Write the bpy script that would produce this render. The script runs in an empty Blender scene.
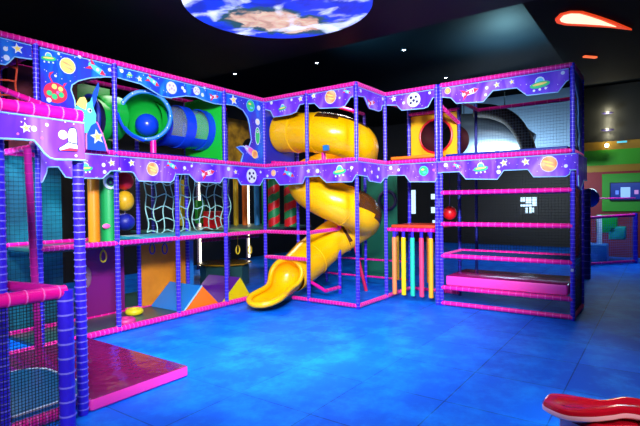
import bpy, bmesh, math, random
from mathutils import Vector, Matrix
random.seed(7)
scene = bpy.context.scene
COL = scene.collection
M_ = 0.98            # bay size of the play frame
PI = math.pi

# ---------------------------------------------------------------- colours and materials
def lin(h):
    h = h.lstrip('#')
    out = []
    for i in (0, 2, 4):
        c = int(h[i:i+2], 16) / 255
        out.append(c / 12.92 if c <= .04045 else ((c + .055) / 1.055) ** 2.4)
    return (*out, 1)

def mat(name, col, rough=.45, metal=0, emit=None, strength=0, alpha=None, trans=0, noise=None, bump=None, spec=.5, coat=0):
    m = bpy.data.materials.new(name); m.use_nodes = True
    nt = m.node_tree; b = nt.nodes['Principled BSDF']
    b.inputs['Base Color'].default_value = lin(col)
    b.inputs['Roughness'].default_value = rough
    b.inputs['Metallic'].default_value = metal
    b.inputs['Specular IOR Level'].default_value = spec
    if coat: b.inputs['Coat Weight'].default_value = coat; b.inputs['Coat Roughness'].default_value = .1
    if emit:
        b.inputs['Emission Color'].default_value = lin(emit); b.inputs['Emission Strength'].default_value = strength
    if trans: b.inputs['Transmission Weight'].default_value = trans
    if alpha is not None: b.inputs['Alpha'].default_value = alpha
    if noise:
        col2, scale = noise
        tc = nt.nodes.new('ShaderNodeTexCoord'); n = nt.nodes.new('ShaderNodeTexNoise'); n.inputs['Scale'].default_value = scale
        n.inputs['Detail'].default_value = 4
        mx = nt.nodes.new('ShaderNodeMix'); mx.data_type = 'RGBA'
        mx.inputs[6].default_value = lin(col); mx.inputs[7].default_value = lin(col2)
        rp = nt.nodes.new('ShaderNodeValToRGB'); rp.color_ramp.elements[0].position = .35; rp.color_ramp.elements[1].position = .65
        nt.links.new(tc.outputs['Object'], n.inputs['Vector']); nt.links.new(n.outputs['Fac'], rp.inputs[0])
        nt.links.new(rp.outputs[0], mx.inputs[0]); nt.links.new(mx.outputs[2], b.inputs['Base Color'])
    if bump:
        sc_, st = bump
        tc = nt.nodes.new('ShaderNodeTexCoord'); n = nt.nodes.new('ShaderNodeTexNoise'); n.inputs['Scale'].default_value = sc_
        n.inputs['Detail'].default_value = 3
        bp = nt.nodes.new('ShaderNodeBump'); bp.inputs['Strength'].default_value = st; bp.inputs['Distance'].default_value = .02
        nt.links.new(tc.outputs['Object'], n.inputs['Vector']); nt.links.new(n.outputs['Fac'], bp.inputs['Height'])
        nt.links.new(bp.outputs['Normal'], b.inputs['Normal'])
    return m

PINK = mat('pink_vinyl', '#f00c96', .33, bump=(30, .12))
PINKRING = mat('pink_vinyl_tie', '#ff6cc8', .4)
BLUE = mat('violet_blue_vinyl', '#3420d8', .3, bump=(25, .1))
BLUERING = mat('lilac_lacing_cord', '#8078f0', .5)
MAGENTA = mat('magenta_vinyl', '#c0148c', .35)
PADPINK = mat('glossy_pink_pad_vinyl', '#961464', .14, bump=(4, .12))
PADSIDE = mat('bright_pink_pad_side', '#ff3cb4', .4)
YELLOW = mat('yellow_moulded_plastic', '#ffbe00', .25, spec=.5)
ORANGE = mat('orange_vinyl', '#ff7a14', .45)
AMBER = mat('amber_board', '#e08a10', .6, noise=('#c87408', 3))
RED = mat('red_vinyl', '#d81420', .35)
GREEN = mat('green_plastic', '#0c9c30', .3)
TEAL = mat('teal_vinyl', '#14a08c', .45)
SKY = mat('sky_blue_vinyl', '#1478c8', .45)
TEALMAT = mat('teal_deck_mat', '#1c9cb4', .5)
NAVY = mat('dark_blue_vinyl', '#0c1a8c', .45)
ROYAL = mat('royal_blue_plastic', '#1040d8', .25)
PURPLE = mat('purple_vinyl', '#541480', .35)
MAROON = mat('maroon_board', '#5a0a20', .6)
PLUM = mat('plum_board', '#7c1470', .4)
DARKMAT = mat('charcoal_green_floor_mat', '#1c4048', .3, noise=('#2c5850', 2))
BLACKNET = mat('black_net_cord', '#04060c', .8)
ROPEWHITE = mat('pale_teal_rope', '#a8e0d8', .7)
ROPERED = mat('red_orange_rope', '#d8482a', .7)
SMOKE = mat('smoky_brown_clear_plastic', '#6a3c18', .12, alpha=.55)
CLEAR = mat('clear_plastic_shell', '#b4c8e6', .08, alpha=.22)
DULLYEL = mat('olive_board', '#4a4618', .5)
CHROME = mat('bright_metal', '#c8d4e0', .2, metal=.9)
# artwork palette for printed boards
EDGE = mat('pale_cyan_board_edge', '#8cc8f0', .4)
PW = mat('print_white', '#dce8fa', .5)
PY = mat('print_cream_yellow', '#ffe070', .5)
PO = mat('print_orange', '#f08c50', .5, noise=('#ffc88c', 9))
PG = mat('print_green', '#30c878', .5)
PR = mat('print_red', '#e0284e', .5)
PC = mat('print_cyan', '#5ad2f0', .5)
PD = mat('print_dark', '#1c1450', .5)
PK = mat('print_pink', '#f06ab4', .5)
PB = mat('print_blue', '#1450d8', .5)
PL = mat('print_lilac', '#c8a0f0', .5)

def galaxy(name, a, b, c, seed):
    m = bpy.data.materials.new(name); m.use_nodes = True
    nt = m.node_tree; bs = nt.nodes['Principled BSDF']; bs.inputs['Roughness'].default_value = .4
    tc = nt.nodes.new('ShaderNodeTexCoord'); mp = nt.nodes.new('ShaderNodeMapping')
    mp.inputs['Rotation'].default_value = (.5, .6, .5); mp.inputs['Scale'].default_value = (2.4, 2.4, .8); mp.inputs['Location'].default_value = (seed, seed*2, 0)
    n = nt.nodes.new('ShaderNodeTexNoise'); n.inputs['Scale'].default_value = 1.3; n.inputs['Detail'].default_value = 3; n.inputs['Distortion'].default_value = .8
    rp = nt.nodes.new('ShaderNodeValToRGB'); e = rp.color_ramp.elements
    e[0].position = .32; e[0].color = lin(a); e[1].position = .72; e[1].color = lin(c)
    k = e.new(.52); k.color = lin(b)
    v = nt.nodes.new('ShaderNodeTexVoronoi'); v.inputs['Scale'].default_value = 16
    lt = nt.nodes.new('ShaderNodeMath'); lt.operation = 'LESS_THAN'; lt.inputs[1].default_value = .11
    mx = nt.nodes.new('ShaderNodeMix'); mx.data_type = 'RGBA'; mx.inputs[7].default_value = lin('#e8dcff')
    L = nt.links.new
    L(tc.outputs['Object'], mp.inputs[0]); L(mp.outputs[0], n.inputs['Vector']); L(n.outputs['Fac'], rp.inputs[0])
    L(tc.outputs['Object'], v.inputs['Vector']); L(v.outputs['Distance'], lt.inputs[0])
    L(lt.outputs[0], mx.inputs[0]); L(rp.outputs[0], mx.inputs[6]); L(mx.outputs[2], bs.inputs['Base Color'])
    return m
GAL_P = galaxy('printed_purple_galaxy', '#4412cc', '#7434e0', '#b084f2', 1.0)
GAL_B = galaxy('printed_blue_galaxy', '#3c18b4', '#0a4cd8', '#2896f0', 5.0)

# ---------------------------------------------------------------- mesh builder
class MB:
    def __init__(s): s.v = []; s.f = []; s.m = []; s.mats = []
    def mi(s, m):
        if m not in s.mats: s.mats.append(m)
        return s.mats.index(m)
    def box(s, c, d, m, rz=0, bevel=0):
        i = s.mi(m); b = len(s.v); hx, hy, hz = d[0]/2, d[1]/2, d[2]/2
        cr, sr = math.cos(rz), math.sin(rz)
        for x in (-hx, hx):
            for y in (-hy, hy):
                for z in (-hz, hz): s.v.append((c[0]+x*cr-y*sr, c[1]+x*sr+y*cr, c[2]+z))
        for q in ((0,1,3,2),(4,6,7,5),(0,4,5,1),(2,3,7,6),(0,2,6,4),(1,5,7,3)): s.f.append([b+k for k in q]); s.m.append(i)
    def rbox(s, c, d, r, m, side=None):
        """box with rounded vertical corners and a soft top edge"""
        side = side or m; hx, hy = d[0]/2, d[1]/2; z0, z1 = c[2]-d[2]/2, c[2]+d[2]/2
        def ring(ins, z):
            b = len(s.v)
            for k, (sx, sy) in enumerate(((1,1),(-1,1),(-1,-1),(1,-1))):
                for j in range(5):
                    a = k*PI/2 + j*PI/8
                    rr = max(r-ins, .001)
                    s.v.append((c[0]+sx*(hx-r)+rr*math.cos(a), c[1]+sy*(hy-r)+rr*math.sin(a), z))
            return b
        e = min(r*.5, d[2]*.35)
        lv = [(e, z0), (0, z0+e), (0, z1-e), (e*.3, z1-e*.3), (e, z1)]
        R = [ring(*l) for l in lv]; n = 20
        for q in range(len(R)-1):
            for j in range(n):
                s.f.append([R[q]+j, R[q]+(j+1) % n, R[q+1]+(j+1) % n, R[q+1]+j]); s.m.append(s.mi(side if q < 3 else m))
        s.f.append([R[-1]+j for j in range(n)]); s.m.append(s.mi(m))
        s.f.append([R[0]+j for j in reversed(range(n))]); s.m.append(s.mi(side))
    def tube(s, path, r, m, seg=12, cap=True, closed=False):
        i = s.mi(m); P = [Vector(p) for p in path]; n = len(P)
        rad = r if isinstance(r, (list, tuple)) else [r]*n
        T = []
        for k in range(n):
            a = P[(k-1) % n] if (closed or k > 0) else P[k]; c = P[(k+1) % n] if (closed or k < n-1) else P[k]
            t = (c-a)
            if t.length < 1e-9:
                t = next((P[q]-P[k] for q in range(k+1, n) if (P[q]-P[k]).length > 1e-9), None) or next((P[k]-P[q] for q in range(k-1, -1, -1) if (P[q]-P[k]).length > 1e-9), Vector((0,0,1)))
            T.append(t.normalized())
        up = Vector((0,0,1)) if abs(T[0].z) < .9 else Vector((1,0,0))
        u = T[0].cross(up).normalized(); base = len(s.v); frames = []
        for k in range(n):
            u = (u - T[k]*u.dot(T[k])).normalized(); w = T[k].cross(u); frames.append((u.copy(), w))
            for j in range(seg):
                a = 2*PI*j/seg; s.v.append(tuple(P[k] + (u*math.cos(a)+w*math.sin(a))*rad[k]))
        rg = n if closed else n-1
        for k in range(rg):
            for j in range(seg):
                k2 = (k+1) % n
                s.f.append([base+k*seg+j, base+k*seg+(j+1) % seg, base+k2*seg+(j+1) % seg, base+k2*seg+j]); s.m.append(i)
        if cap and not closed:
            s.f.append([base+j for j in reversed(range(seg))]); s.m.append(i)
            s.f.append([base+(n-1)*seg+j for j in range(seg)]); s.m.append(i)
        return base
    def rings(s, a, b, r, m, gap, w=.012, seg=12, off=0):
        a = Vector(a); b = Vector(b); L = (b-a).length; d = (b-a)/L
        k = max(1, int(L/gap)); st = L/k
        for q in range(k):
            t = st*(q+.5)
            s.tube([a+d*(t-w/2), a+d*(t-w/2), a+d*(t+w/2), a+d*(t+w/2)], [r*.9, r, r, r*.9], m, seg, cap=False)
    def ball(s, c, r, m, seg=16, rg=10, sc=(1,1,1)):
        i = s.mi(m); b = len(s.v)
        for k in range(rg+1):
            p = PI*k/rg
            for j in range(seg):
                a = 2*PI*j/seg
                s.v.append((c[0]+r*sc[0]*math.sin(p)*math.cos(a), c[1]+r*sc[1]*math.sin(p)*math.sin(a), c[2]+r*sc[2]*math.cos(p)))
        for k in range(rg):
            for j in range(seg): s.f.append([b+k*seg+j, b+(k+1)*seg+j, b+(k+1)*seg+(j+1) % seg, b+k*seg+(j+1) % seg]); s.m.append(i)
    def torus(s, c, R, r, m, ax1, ax2, seg=28, rs=8):
        a1 = Vector(ax1).normalized(); a2 = Vector(ax2).normalized(); c = Vector(c)
        s.tube([c + (a1*math.cos(2*PI*k/seg)+a2*math.sin(2*PI*k/seg))*R for k in range(seg)], r, m, rs, closed=True)
    def poly(s, pts, m):
        b = len(s.v); s.v += [tuple(p) for p in pts]; s.f.append(list(range(b, b+len(pts)))); s.m.append(s.mi(m))
    def prism(s, pts, off, m, side=None):
        """extrude a planar polygon by the vector off"""
        b = len(s.v); n = len(pts); off = Vector(off)
        s.v += [tuple(p) for p in pts]; s.v += [tuple(Vector(p)+off) for p in pts]
        s.f.append([b+k for k in reversed(range(n))]); s.m.append(s.mi(m))
        s.f.append([b+n+k for k in range(n)]); s.m.append(s.mi(m))
        for k in range(n): s.f.append([b+k, b+(k+1) % n, b+n+(k+1) % n, b+n+k]); s.m.append(s.mi(side or m))
    def build(s, name, parent=None, smooth=False, recalc=True):
        me = bpy.data.meshes.new(name); me.from_pydata(s.v, [], s.f)
        for mt in s.mats: me.materials.append(mt)
        me.polygons.foreach_set('material_index', s.m)
        bm = bmesh.new(); bm.from_mesh(me)
        bmesh.ops.remove_doubles(bm, verts=bm.verts, dist=1e-6)
        if recalc: bmesh.ops.recalc_face_normals(bm, faces=bm.faces)
        ng = [f for f in bm.faces if len(f.verts) > 4]
        if ng: bmesh.ops.triangulate(bm, faces=ng)
        bm.to_mesh(me); bm.free()
        if smooth:
            me.polygons.foreach_set('use_smooth', [True]*len(me.polygons))
            try: me.set_sharp_from_angle(angle=math.radians(40))
            except Exception: pass
        o = bpy.data.objects.new(name, me); COL.objects.link(o)
        if parent: o.parent = parent; o.matrix_parent_inverse = Matrix.Translation(-parent.location)
        return o

def tag(o, label, cat, group=None, kind=None):
    o['label'] = label; o['category'] = cat
    if group: o['group'] = group
    if kind: o['kind'] = kind
    return o
def thing(name, label, cat, loc=(0,0,0), group=None):
    o = bpy.data.objects.new(name, None); COL.objects.link(o); o.location = loc; o.empty_display_size = .1
    return tag(o, label, cat, group)
def struct(mb, name, label=None, **k):
    o = mb.build(name, **k); o['kind'] = 'structure'
    return o
def copy_thing(o, loc, label):
    c = o.copy(); COL.objects.link(c); c.location = loc; c['label'] = label
    for ch in o.children:
        d = ch.copy(); COL.objects.link(d); d.parent = c; d.matrix_parent_inverse = ch.matrix_parent_inverse.copy()
        for g in ch.children:
            e = g.copy(); COL.objects.link(e); e.parent = d; e.matrix_parent_inverse = g.matrix_parent_inverse.copy()
    return c

# ---------------------------------------------------------------- the room
def brick_floor():
    m = bpy.data.materials.new('blue_foam_tiles'); m.use_nodes = True
    nt = m.node_tree; b = nt.nodes['Principled BSDF']; L = nt.links.new
    tc = nt.nodes.new('ShaderNodeTexCoord'); mp = nt.nodes.new('ShaderNodeMapping')
    mp.inputs['Location'].default_value = (3.52, 4.41, 0)
    br = nt.nodes.new('ShaderNodeTexBrick'); br.offset = 0; br.squash = 1
    br.inputs['Scale'].default_value = 1; br.inputs['Brick Width'].default_value = .84; br.inputs['Row Height'].default_value = .8
    br.inputs['Mortar Size'].default_value = .006; br.inputs['Mortar Smooth'].default_value = .3
    br.inputs['Color1'].default_value = lin('#0066ec'); br.inputs['Color2'].default_value = lin('#0058da'); br.inputs['Mortar'].default_value = lin('#0138a0')
    n = nt.nodes.new('ShaderNodeTexNoise'); n.inputs['Scale'].default_value = 2.2; n.inputs['Detail'].default_value = 8; n.inputs['Roughness'].default_value = .7
    rp = nt.nodes.new('ShaderNodeValToRGB'); rp.color_ramp.elements[0].position = .45; rp.color_ramp.elements[1].position = .7
    rp.color_ramp.elements[1].color = (.9, .9, .9, 1)
    mx = nt.nodes.new('ShaderNodeMix'); mx.data_type = 'RGBA'; mx.inputs[7].default_value = lin('#0890ff')
    L(tc.outputs['Object'], mp.inputs[0]); L(mp.outputs[0], br.inputs['Vector']); L(tc.outputs['Object'], n.inputs['Vector'])
    L(n.outputs['Fac'], rp.inputs[0]); L(rp.outputs[0], mx.inputs[0]); L(br.outputs['Color'], mx.inputs[6]); L(mx.outputs[2], b.inputs['Base Color'])
    rr = nt.nodes.new('ShaderNodeMapRange'); rr.inputs[3].default_value = .6; rr.inputs[4].default_value = .42
    L(n.outputs['Fac'], rr.inputs[0]); L(rr.outputs[0], b.inputs['Roughness'])
    bp = nt.nodes.new('ShaderNodeBump'); bp.inputs['Strength'].default_value = .4; bp.inputs['Distance'].default_value = .01
    L(br.outputs['Fac'], bp.inputs['Height']); bp.invert = True; L(bp.outputs['Normal'], b.inputs['Normal'])
    b.inputs['Specular IOR Level'].default_value = .12
    return m
FLOOR = brick_floor()
XF = 13.0
x = MB(); x.box(((-9+XF)/2, -1.5, -.05), (XF+9, 15, .1), FLOOR); struct(x, 'floor')
CEILN = mat('slate_black_ceiling', '#01040a', .5, spec=.08)
CEILF = mat('black_ceiling', '#02070c', .6, spec=.08)
BACKW = mat('dark_panelled_wall', '#14100c', .5, noise=('#0a0c14', 2))
x = MB(); x.box((-4.6, -1.5, 4.3), (9, 15, .2), CEILN); struct(x, 'ceiling')
x = MB(); x.box((6.4, -1.5, 5.3), (13.2, 15, .2), CEILF); x.box((-.11, -1.5, 4.8), (.04, 15, 1.0), CEILF); o = struct(x, 'ceiling_far')
DROP = mat('matt_black_dropped_ceiling', '#010203', .8, spec=.1)
x = MB(); x.box((3.6, -6.6, 4.75), (7.2, 4.7, .3), DROP); struct(x, 'ceiling_dropped')
x = MB(); x.box((2, 4.9, 2.6), (22, .1, 5.4), BACKW); struct(x, 'wall_back')
x = MB(); x.box((-9, -1.5, 2.6), (.1, 15, 5.4), mat('dark_blue_wall', '#0a0e28', .7)); struct(x, 'wall_left')
x = MB(); x.box((2, -9, 2.6), (22, .1, 5.4), mat('navy_wall', '#0a1026', .7)); struct(x, 'wall_right')
WALLRED = mat('deep_red_wall', '#700a18', .6)
x = MB(); x.box((XF, -1.5, 2.6), (.1, 15, 5.4), mat('black_wall', '#080a10', .6)); struct(x, 'wall_far')

BOARDS=[
  ('T1','y',0,-5.1,-3.965,3.56,[(-4.832,3.082),(-4.481,3.223),(-4.291,3.267),(-4.242,3.267),(-4.201,3.309),(-4.149,3.377),(-3.965,3.394)],[('star',-4.116,3.475,0.056),('dot',-4.238,3.443,0.022),('dot',-4.23,3.347,0.028)]) ,
  ('T2','y',0,-3.875,-2.985,3.56,[(-3.875,2.896),(-3.771,2.867),(-3.631,2.853),(-3.498,2.86),(-3.472,2.914),(-3.482,3.01),(-3.523,3.126),(-3.509,3.189),(-3.427,3.255),(-3.272,3.324),(-3.069,3.379),(-2.985,3.392)],[('ufo',-3.781,3.454,0.083),('planety',-3.559,3.41,0.091),('dot',-3.408,3.556,0.019),('dot',-3.664,3.53,0.014),('rocket',-3.176,3.446,0.116),('dot',-3.011,3.482,0.02),('bug',-3.709,3.055,0.132),('dot',-3.705,3.258,0.014)]) ,
  ('T3','y',0,-2.895,-1.025,3.56,[(-2.884,3.404),(-2.782,3.398),(-2.552,3.389),(-2.36,3.328),(-2.227,3.28),(-2.054,3.281),(-1.778,3.359),(-1.585,3.378),(-1.384,3.349),(-1.175,3.336),(-1.025,3.352)],[('dot',-2.838,3.507,0.024),('ufo',-2.72,3.478,0.048),('star',-2.567,3.455,0.042),('dot',-2.438,3.496,0.014),('rocket',-2.341,3.459,0.1),('moon',-2.033,3.432,0.089),('dot',-1.832,3.47,0.023),('dot',-1.795,3.432,0.024),('moon',-1.563,3.475,0.065),('dot',-1.444,3.434,0.027),('dot',-1.401,3.552,0.019),('redrocket',-1.194,3.446,0.089)]) ,
  ('T4','y',0,-0.9349999999999999,-0.045,3.56,[(-0.886,3.371),(-0.724,3.38),(-0.543,3.328),(-0.429,3.214),(-0.389,3.104),(-0.366,2.975),(-0.344,2.837),(-0.422,2.689),(-0.619,2.706),(-0.715,2.68),(-0.549,2.574),(-0.599,2.466),(-0.601,2.397),(-0.066,2.375)],[('star',-0.769,3.469,0.085),('green',-0.357,3.434,0.106),('dot',-0.15,3.43,0.04),('planetw',-0.182,3.175,0.054),('alien',-0.187,2.924,0.108),('ship',-0.348,2.625,0.141)]) ,
  ('T5a','x',0,-0.045,-0.9349999999999999,3.56,[(-0.045,3.422),(-0.177,3.378),(-0.246,3.257),(-0.614,3.26),(-0.762,3.29),(-0.838,3.406),(-0.925,3.407)],[('ufo',-0.458,3.397,0.088),('star',-0.861,3.501,0.052),('dot',-0.203,3.518,0.027),('dot',-0.663,3.51,0.021)]) ,
  ('T5b','x',0,-1.025,-1.915,3.56,[(-1.025,3.396),(-1.157,3.387),(-1.259,3.289),(-1.67,3.252),(-1.761,3.271),(-1.868,3.393),(-1.915,3.392)],[('star',-1.138,3.514,0.051),('planeto',-1.483,3.449,0.107),('rocket',-1.813,3.484,0.072),('dot',-1.659,3.409,0.016)]) ,
  ('T6','y',-1.96,0.045,0.9349999999999999,3.56,[(0.064,3.406),(0.255,3.428),(0.417,3.266),(0.728,3.267),(0.827,3.304),(0.857,3.383),(0.9349999999999999,3.404)],[('redrocket',0.487,3.368,0.109),('dot',0.129,3.502,0.024),('dot',0.878,3.502,0.026)]) ,
  ('T7','x',0.98,-2.005,-2.895,3.56,[(-2.005,3.404),(-2.195,3.379),(-2.289,3.28),(-2.69,3.263),(-2.761,3.279),(-2.849,3.415),(-2.895,3.422)],[('star',-2.139,3.495,0.052),('moon',-2.512,3.428,0.118),('dot',-2.327,3.401,0.021),('dot',-2.797,3.505,0.02)]) ,
  ('T8','x',0.98,-2.985,-4.855,3.56,[(-3.003,3.406),(-3.153,3.375),(-3.244,3.274),(-3.668,3.242),(-3.814,3.393),(-4.163,3.384),(-4.302,3.252),(-4.717,3.241),(-4.826,3.377),(-4.855,3.391)],[('planeto',-3.104,3.493,0.049),('redrocket',-3.476,3.424,0.126),('star',-3.874,3.473,0.046),('dot',-3.724,3.449,0.023),('dot',-3.708,3.344,0.019),('star',-4.092,3.484,0.036),('ufo',-4.48,3.395,0.131),('dot',-4.781,3.504,0.023)]) ,
  ('T9','y',-4.9,1.025,1.915,3.56,[(1.036,3.398),(1.181,3.341),(1.433,3.213),(1.483,3.015),(1.428,2.83),(1.586,2.685),(1.531,2.514),(1.862,2.327)],[('planetw',1.646,3.16,0.023),('alien',1.754,2.856,0.04),('dot',1.756,3.025,0.018)]) ,
  ('M0','y',-2.13,-5.6,-4.53,2.37,[(-5.475,2.157),(-5.131,2.176),(-5.002,2.183),(-4.914,2.185),(-4.88,2.147),(-4.845,2.098),(-4.803,2.064),(-4.759,2.055),(-4.597,2.063)],[('star',-4.967,2.27,0.036),('dot',-4.912,2.27,0.018),('pdot',-5.021,2.221,0.009),('pdot',-4.857,2.209,0.01),('dot',-4.819,2.311,0.011),('dot',-4.702,2.249,0.031),('hat',-4.633,2.209,0.079),('dot',-4.604,2.094,0.009)]) ,
  ('M2','y',-0.06,-3.92,-2.94,2.36,[(-3.92,1.982),(-3.908,1.984),(-3.861,2.09),(-3.848,2.161),(-3.723,2.168),(-3.643,2.052),(-3.571,2.043),(-3.46,2.047),(-3.173,2.051),(-3.061,2.153),(-3.005,2.159)],[('ufo',-3.394,2.174,0.087),('star',-3.045,2.258,0.046),('dot',-3.144,2.136,0.021),('dot',-3.156,2.225,0.023)]) ,
  ('M3','y',-0.06,-2.93,-0.99,2.36,[(-2.93,2.15),(-2.772,2.156),(-2.727,2.147),(-2.653,2.036),(-2.126,2.032),(-2.072,2.069),(-2.035,2.154),(-1.782,2.165),(-1.651,2.053),(-1.155,2.051),(-1.081,2.14)],[('star',-2.754,2.276,0.047),('planeto',-2.427,2.212,0.092),('rocket',-2.085,2.274,0.088),('dot',-1.868,2.256,0.024),('redrocket',-1.4,2.203,0.127),('dot',-1.735,2.294,0.018),('dot',-2.933,2.185,0.017)]) ,
  ('M4','y',-0.06,-0.97,-0.06,2.36,[(-0.97,2.138),(-0.762,2.139),(-0.676,2.036),(-0.205,2.036),(-0.123,2.135),(-0.109,2.163)],[('dot',-0.966,2.289,0.03),('star',-0.807,2.247,0.044),('cow',-0.42,2.195,0.123),('dot',-0.187,2.276,0.021)]) ,
  ('M5','x',-0.06,-0.06,-2.02,2.36,[(-0.088,2.163),(-0.311,2.154),(-0.416,2.035),(-0.921,2.044),(-0.983,2.153),(-1.285,2.157),(-1.421,2.046),(-1.916,2.039),(-1.992,2.142)],[('dot',-0.137,2.206,0.022),('planeto',-0.28,2.254,0.054),('rocket',-0.646,2.219,0.113),('star',-1.058,2.251,0.041),('dot',-1.245,2.242,0.033),('ufo',-1.682,2.22,0.121),('dot',-1.91,2.257,0.024)]) ,
  ('M6','y',-2.02,-0.06,0.9199999999999999,2.36,[(-0.06,2.139),(0.223,2.127),(0.287,2.058),(0.664,2.036),(0.811,2.126)],[('star',0.357,2.208,0.036),('dot',0.598,2.27,0.03),('dot',0.128,2.229,0.026),('dot',0.56,2.134,0.025)]) ,
  ('M7','x',0.9199999999999999,-2.02,-2.93,2.36,[(-2.02,2.131),(-2.06,2.174),(-2.372,2.16),(-2.454,2.048),(-2.905,2.032),(-2.93,2.092)],[('green',-2.707,2.218,0.083),('dot',-2.1,2.3,0.028),('dot',-2.252,2.258,0.021),('pdot',-2.881,2.226,0.02)]) ,
  ('M8','x',0.9199999999999999,-2.9499999999999997,-4.96,2.36,[(-3.0,2.171),(-3.034,2.181),(-3.309,2.176),(-3.409,2.058),(-3.891,2.033),(-3.986,2.164),(-4.325,2.161),(-4.403,2.048),(-4.825,2.037),(-4.87,2.07),(-4.888,2.125)],[('dot',-3.085,2.296,0.029),('rocket',-3.282,2.269,0.064),('ufo',-3.644,2.218,0.108),('star',-3.987,2.275,0.053),('dot',-3.913,2.144,0.027),('star',-4.298,2.272,0.056),('planeto',-4.607,2.225,0.107),('dot',-4.826,2.184,0.022),('dot',-3.914,2.219,0.018)]) ,
  ('M9','y',-4.96,0.98,1.96,2.36,[(0.98,2.05),(0.98,2.021),(0.99,1.901),(1.247,1.849),(1.354,1.91),(1.578,2.005)],[('dot',0.847,2.186,0.014),('dot',1.25,2.167,0.014)]) ,
]

# ---------------------------------------------------------------- play frame: posts and rails
def post(parent, x, y, z0=0, z1=3.62, r=.031, m=None, ring=None, gap=.055, top=None, name='post'):
    mb = MB(); mb.tube([(x,y,z0),(top[0] if top else x, top[1] if top else y, z1)], r, m or BLUE, 14)
    if gap: mb.rings((x,y,z0+.02),(top[0] if top else x, top[1] if top else y, z1-.02), r+.004, ring or BLUERING, gap, w=.009 if gap < .08 else .012)
    return mb.build(name, parent, smooth=True)
def rail(parent, a, b, r=.032, m=None, gap=.06, ring=None, name='rail'):
    mb = MB(); mb.tube([a, b], r, m or PINK, 14)
    if gap: mb.rings(a, b, r+.004, ring or PINKRING, gap, w=.009)
    return mb.build(name, parent, smooth=True)

def net(parent, o, U, V, nu, nv, r=.0016, m=None, name='net', wob=0):
    o = Vector(o); U = Vector(U); V = Vector(V); mb = MB(); N = U.cross(V).normalized()
    ph = random.random()*6
    def pt(a, b):
        d = N*wob*math.sin(a*9+b*7+ph) + U.normalized()*wob*.8*math.sin(b*13+ph) + V.normalized()*wob*math.sin(a*16+b*3+ph)
        return o + U*a + V*b + (d if wob else Vector())
    st = 1 if not wob else 14
    for k in range(nu+1): mb.tube([pt(k/nu, j/st) for j in range(st+1)], r, m or BLACKNET, 3 if not wob else 5, cap=False)
    for k in range(nv+1): mb.tube([pt(j/st, k/nv) for j in range(st+1)], r, m or BLACKNET, 3 if not wob else 5, cap=False)
    return mb.build(name, parent, smooth=bool(wob))

H1, H2, H3 = 1.2, 2.40, 3.60
# --- left climbing frame
fl = thing('climbing_frame', 'long left climbing frame of blue padded posts and pink padded rails', 'climbing frame', (-1.96, 0, 0))
for i in (-5, -4, -3, -1, 0): post(fl, i*M_, 0)
post(fl, -2*M_, 0, z1=2.40)
for i in (-4, -3, -2, -1, 0): post(fl, i*M_, M_, z1=3.5)
for i in (-3, -1, 1): post(fl, i*M_, 2*M_, z1=2.4, gap=.22, m=NAVY, r=.03)  # back-row posts: shade painted in as darker blue vinyl
for z, a, b in ((H3,-5.1,0), (H2,-3.92,0), (H1,-3.92,0)): rail(fl, (a,0,z), (b,0,z))
rail(fl, (-3.92,0,.05), (-.35,0,.05), r=.04)
rail(fl, (-5*M_,0,.05), (-3.96,0,.05), r=.04)
for z in (H3-.05, H2, H1, .05): rail(fl, (-3.92,M_,z), (0,M_,z), gap=.11)
for i in (-4, -3, -1): rail(fl, (i*M_,0,3.48), (i*M_,M_,3.48), gap=.11)
for i in (-4, -3, -1, 0): rail(fl, (i*M_,.04,2.40), (i*M_,M_,2.40), gap=.11)
rail(fl, (-4.75,-.03,3.10), (-3.74,-.03,2.855), gap=.11)
rail(fl, (.4,2.2,.92), (2.2,2.2,.92), gap=.11)
rail(fl, (-4.0,-.1,0), (-4.30,-.62,2.3), r=.037, m=mat('deep_magenta_vinyl','#a0107c',.4), ring=MAGENTA, gap=.1, name='leaning_pole')
# --- entrance pod
pod = thing('entrance_pod_frame', 'entrance pod frame at far left with knee-high gate box of pink rails', 'entrance frame', (-4.7,-2.07,0))
post(pod, -4.55, -2.07, z1=2.42, r=.042)
post(pod, -5.10, -2.0, z1=2.42, r=.042)
rail(pod, (-5.6,-2.09,2.42), (-4.53,-2.09,2.42), r=.05, gap=.1)
rail(pod, (-5.6,-2.0,.05), (-4.6,-2.0,.05), r=.045)
rail(pod, (-4.55,-2.07,2.42), (-4.0,-.05,2.42), gap=.1)
post(pod, -4.83, -2.38, z1=1.09, r=.055, gap=.1)
rail(pod, (-5.7,-2.38,1.08), (-4.83,-2.38,1.08), r=.047, gap=.1)
rail(pod, (-4.85,-2.34,1.08), (-5.15,-1.2,1.10), r=.042, gap=0, m=MAGENTA)
net(pod, (-5.7,-2.38,.05), (.87,0,0), (0,0,1.0), 40, 46, r=.0026)
# --- slide tower
ft = thing('slide_tower_frame', 'slide tower frame of blue posts and pink rails around yellow slide', 'climbing frame', (.98,-.98,0))
for (i, j) in ((0,-1), (0,-2), (1,-2)): post(ft, i*M_, j*M_)
post(ft, M_, -M_, z1=1.24, gap=.11)
post(ft, 2*M_, 0, z1=3.5, gap=.11); post(ft, 2*M_, -M_, z1=3.5, gap=.11); post(ft, M_, 0, z1=3.5, gap=.11)
for z in (H3, H2): rail(ft, (0,0,z), (0,-1.96,z)); rail(ft, (0,-1.96,z), (.98,-1.96,z))
rail(ft, (0,0,H1), (0,-.98,H1)); rail(ft, (0,-.98,H1), (.98,-.98,H1+.02))
rail(ft, (0,0,.74), (0,-.98,.74))
rail(ft, (0,-.62,.05), (0,-1.96,.05)); rail(ft, (0,-1.96,.05), (.98,-1.96,.05)); rail(ft, (.98,-1.96,.05), (1.96,-1.96,.05))
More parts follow.
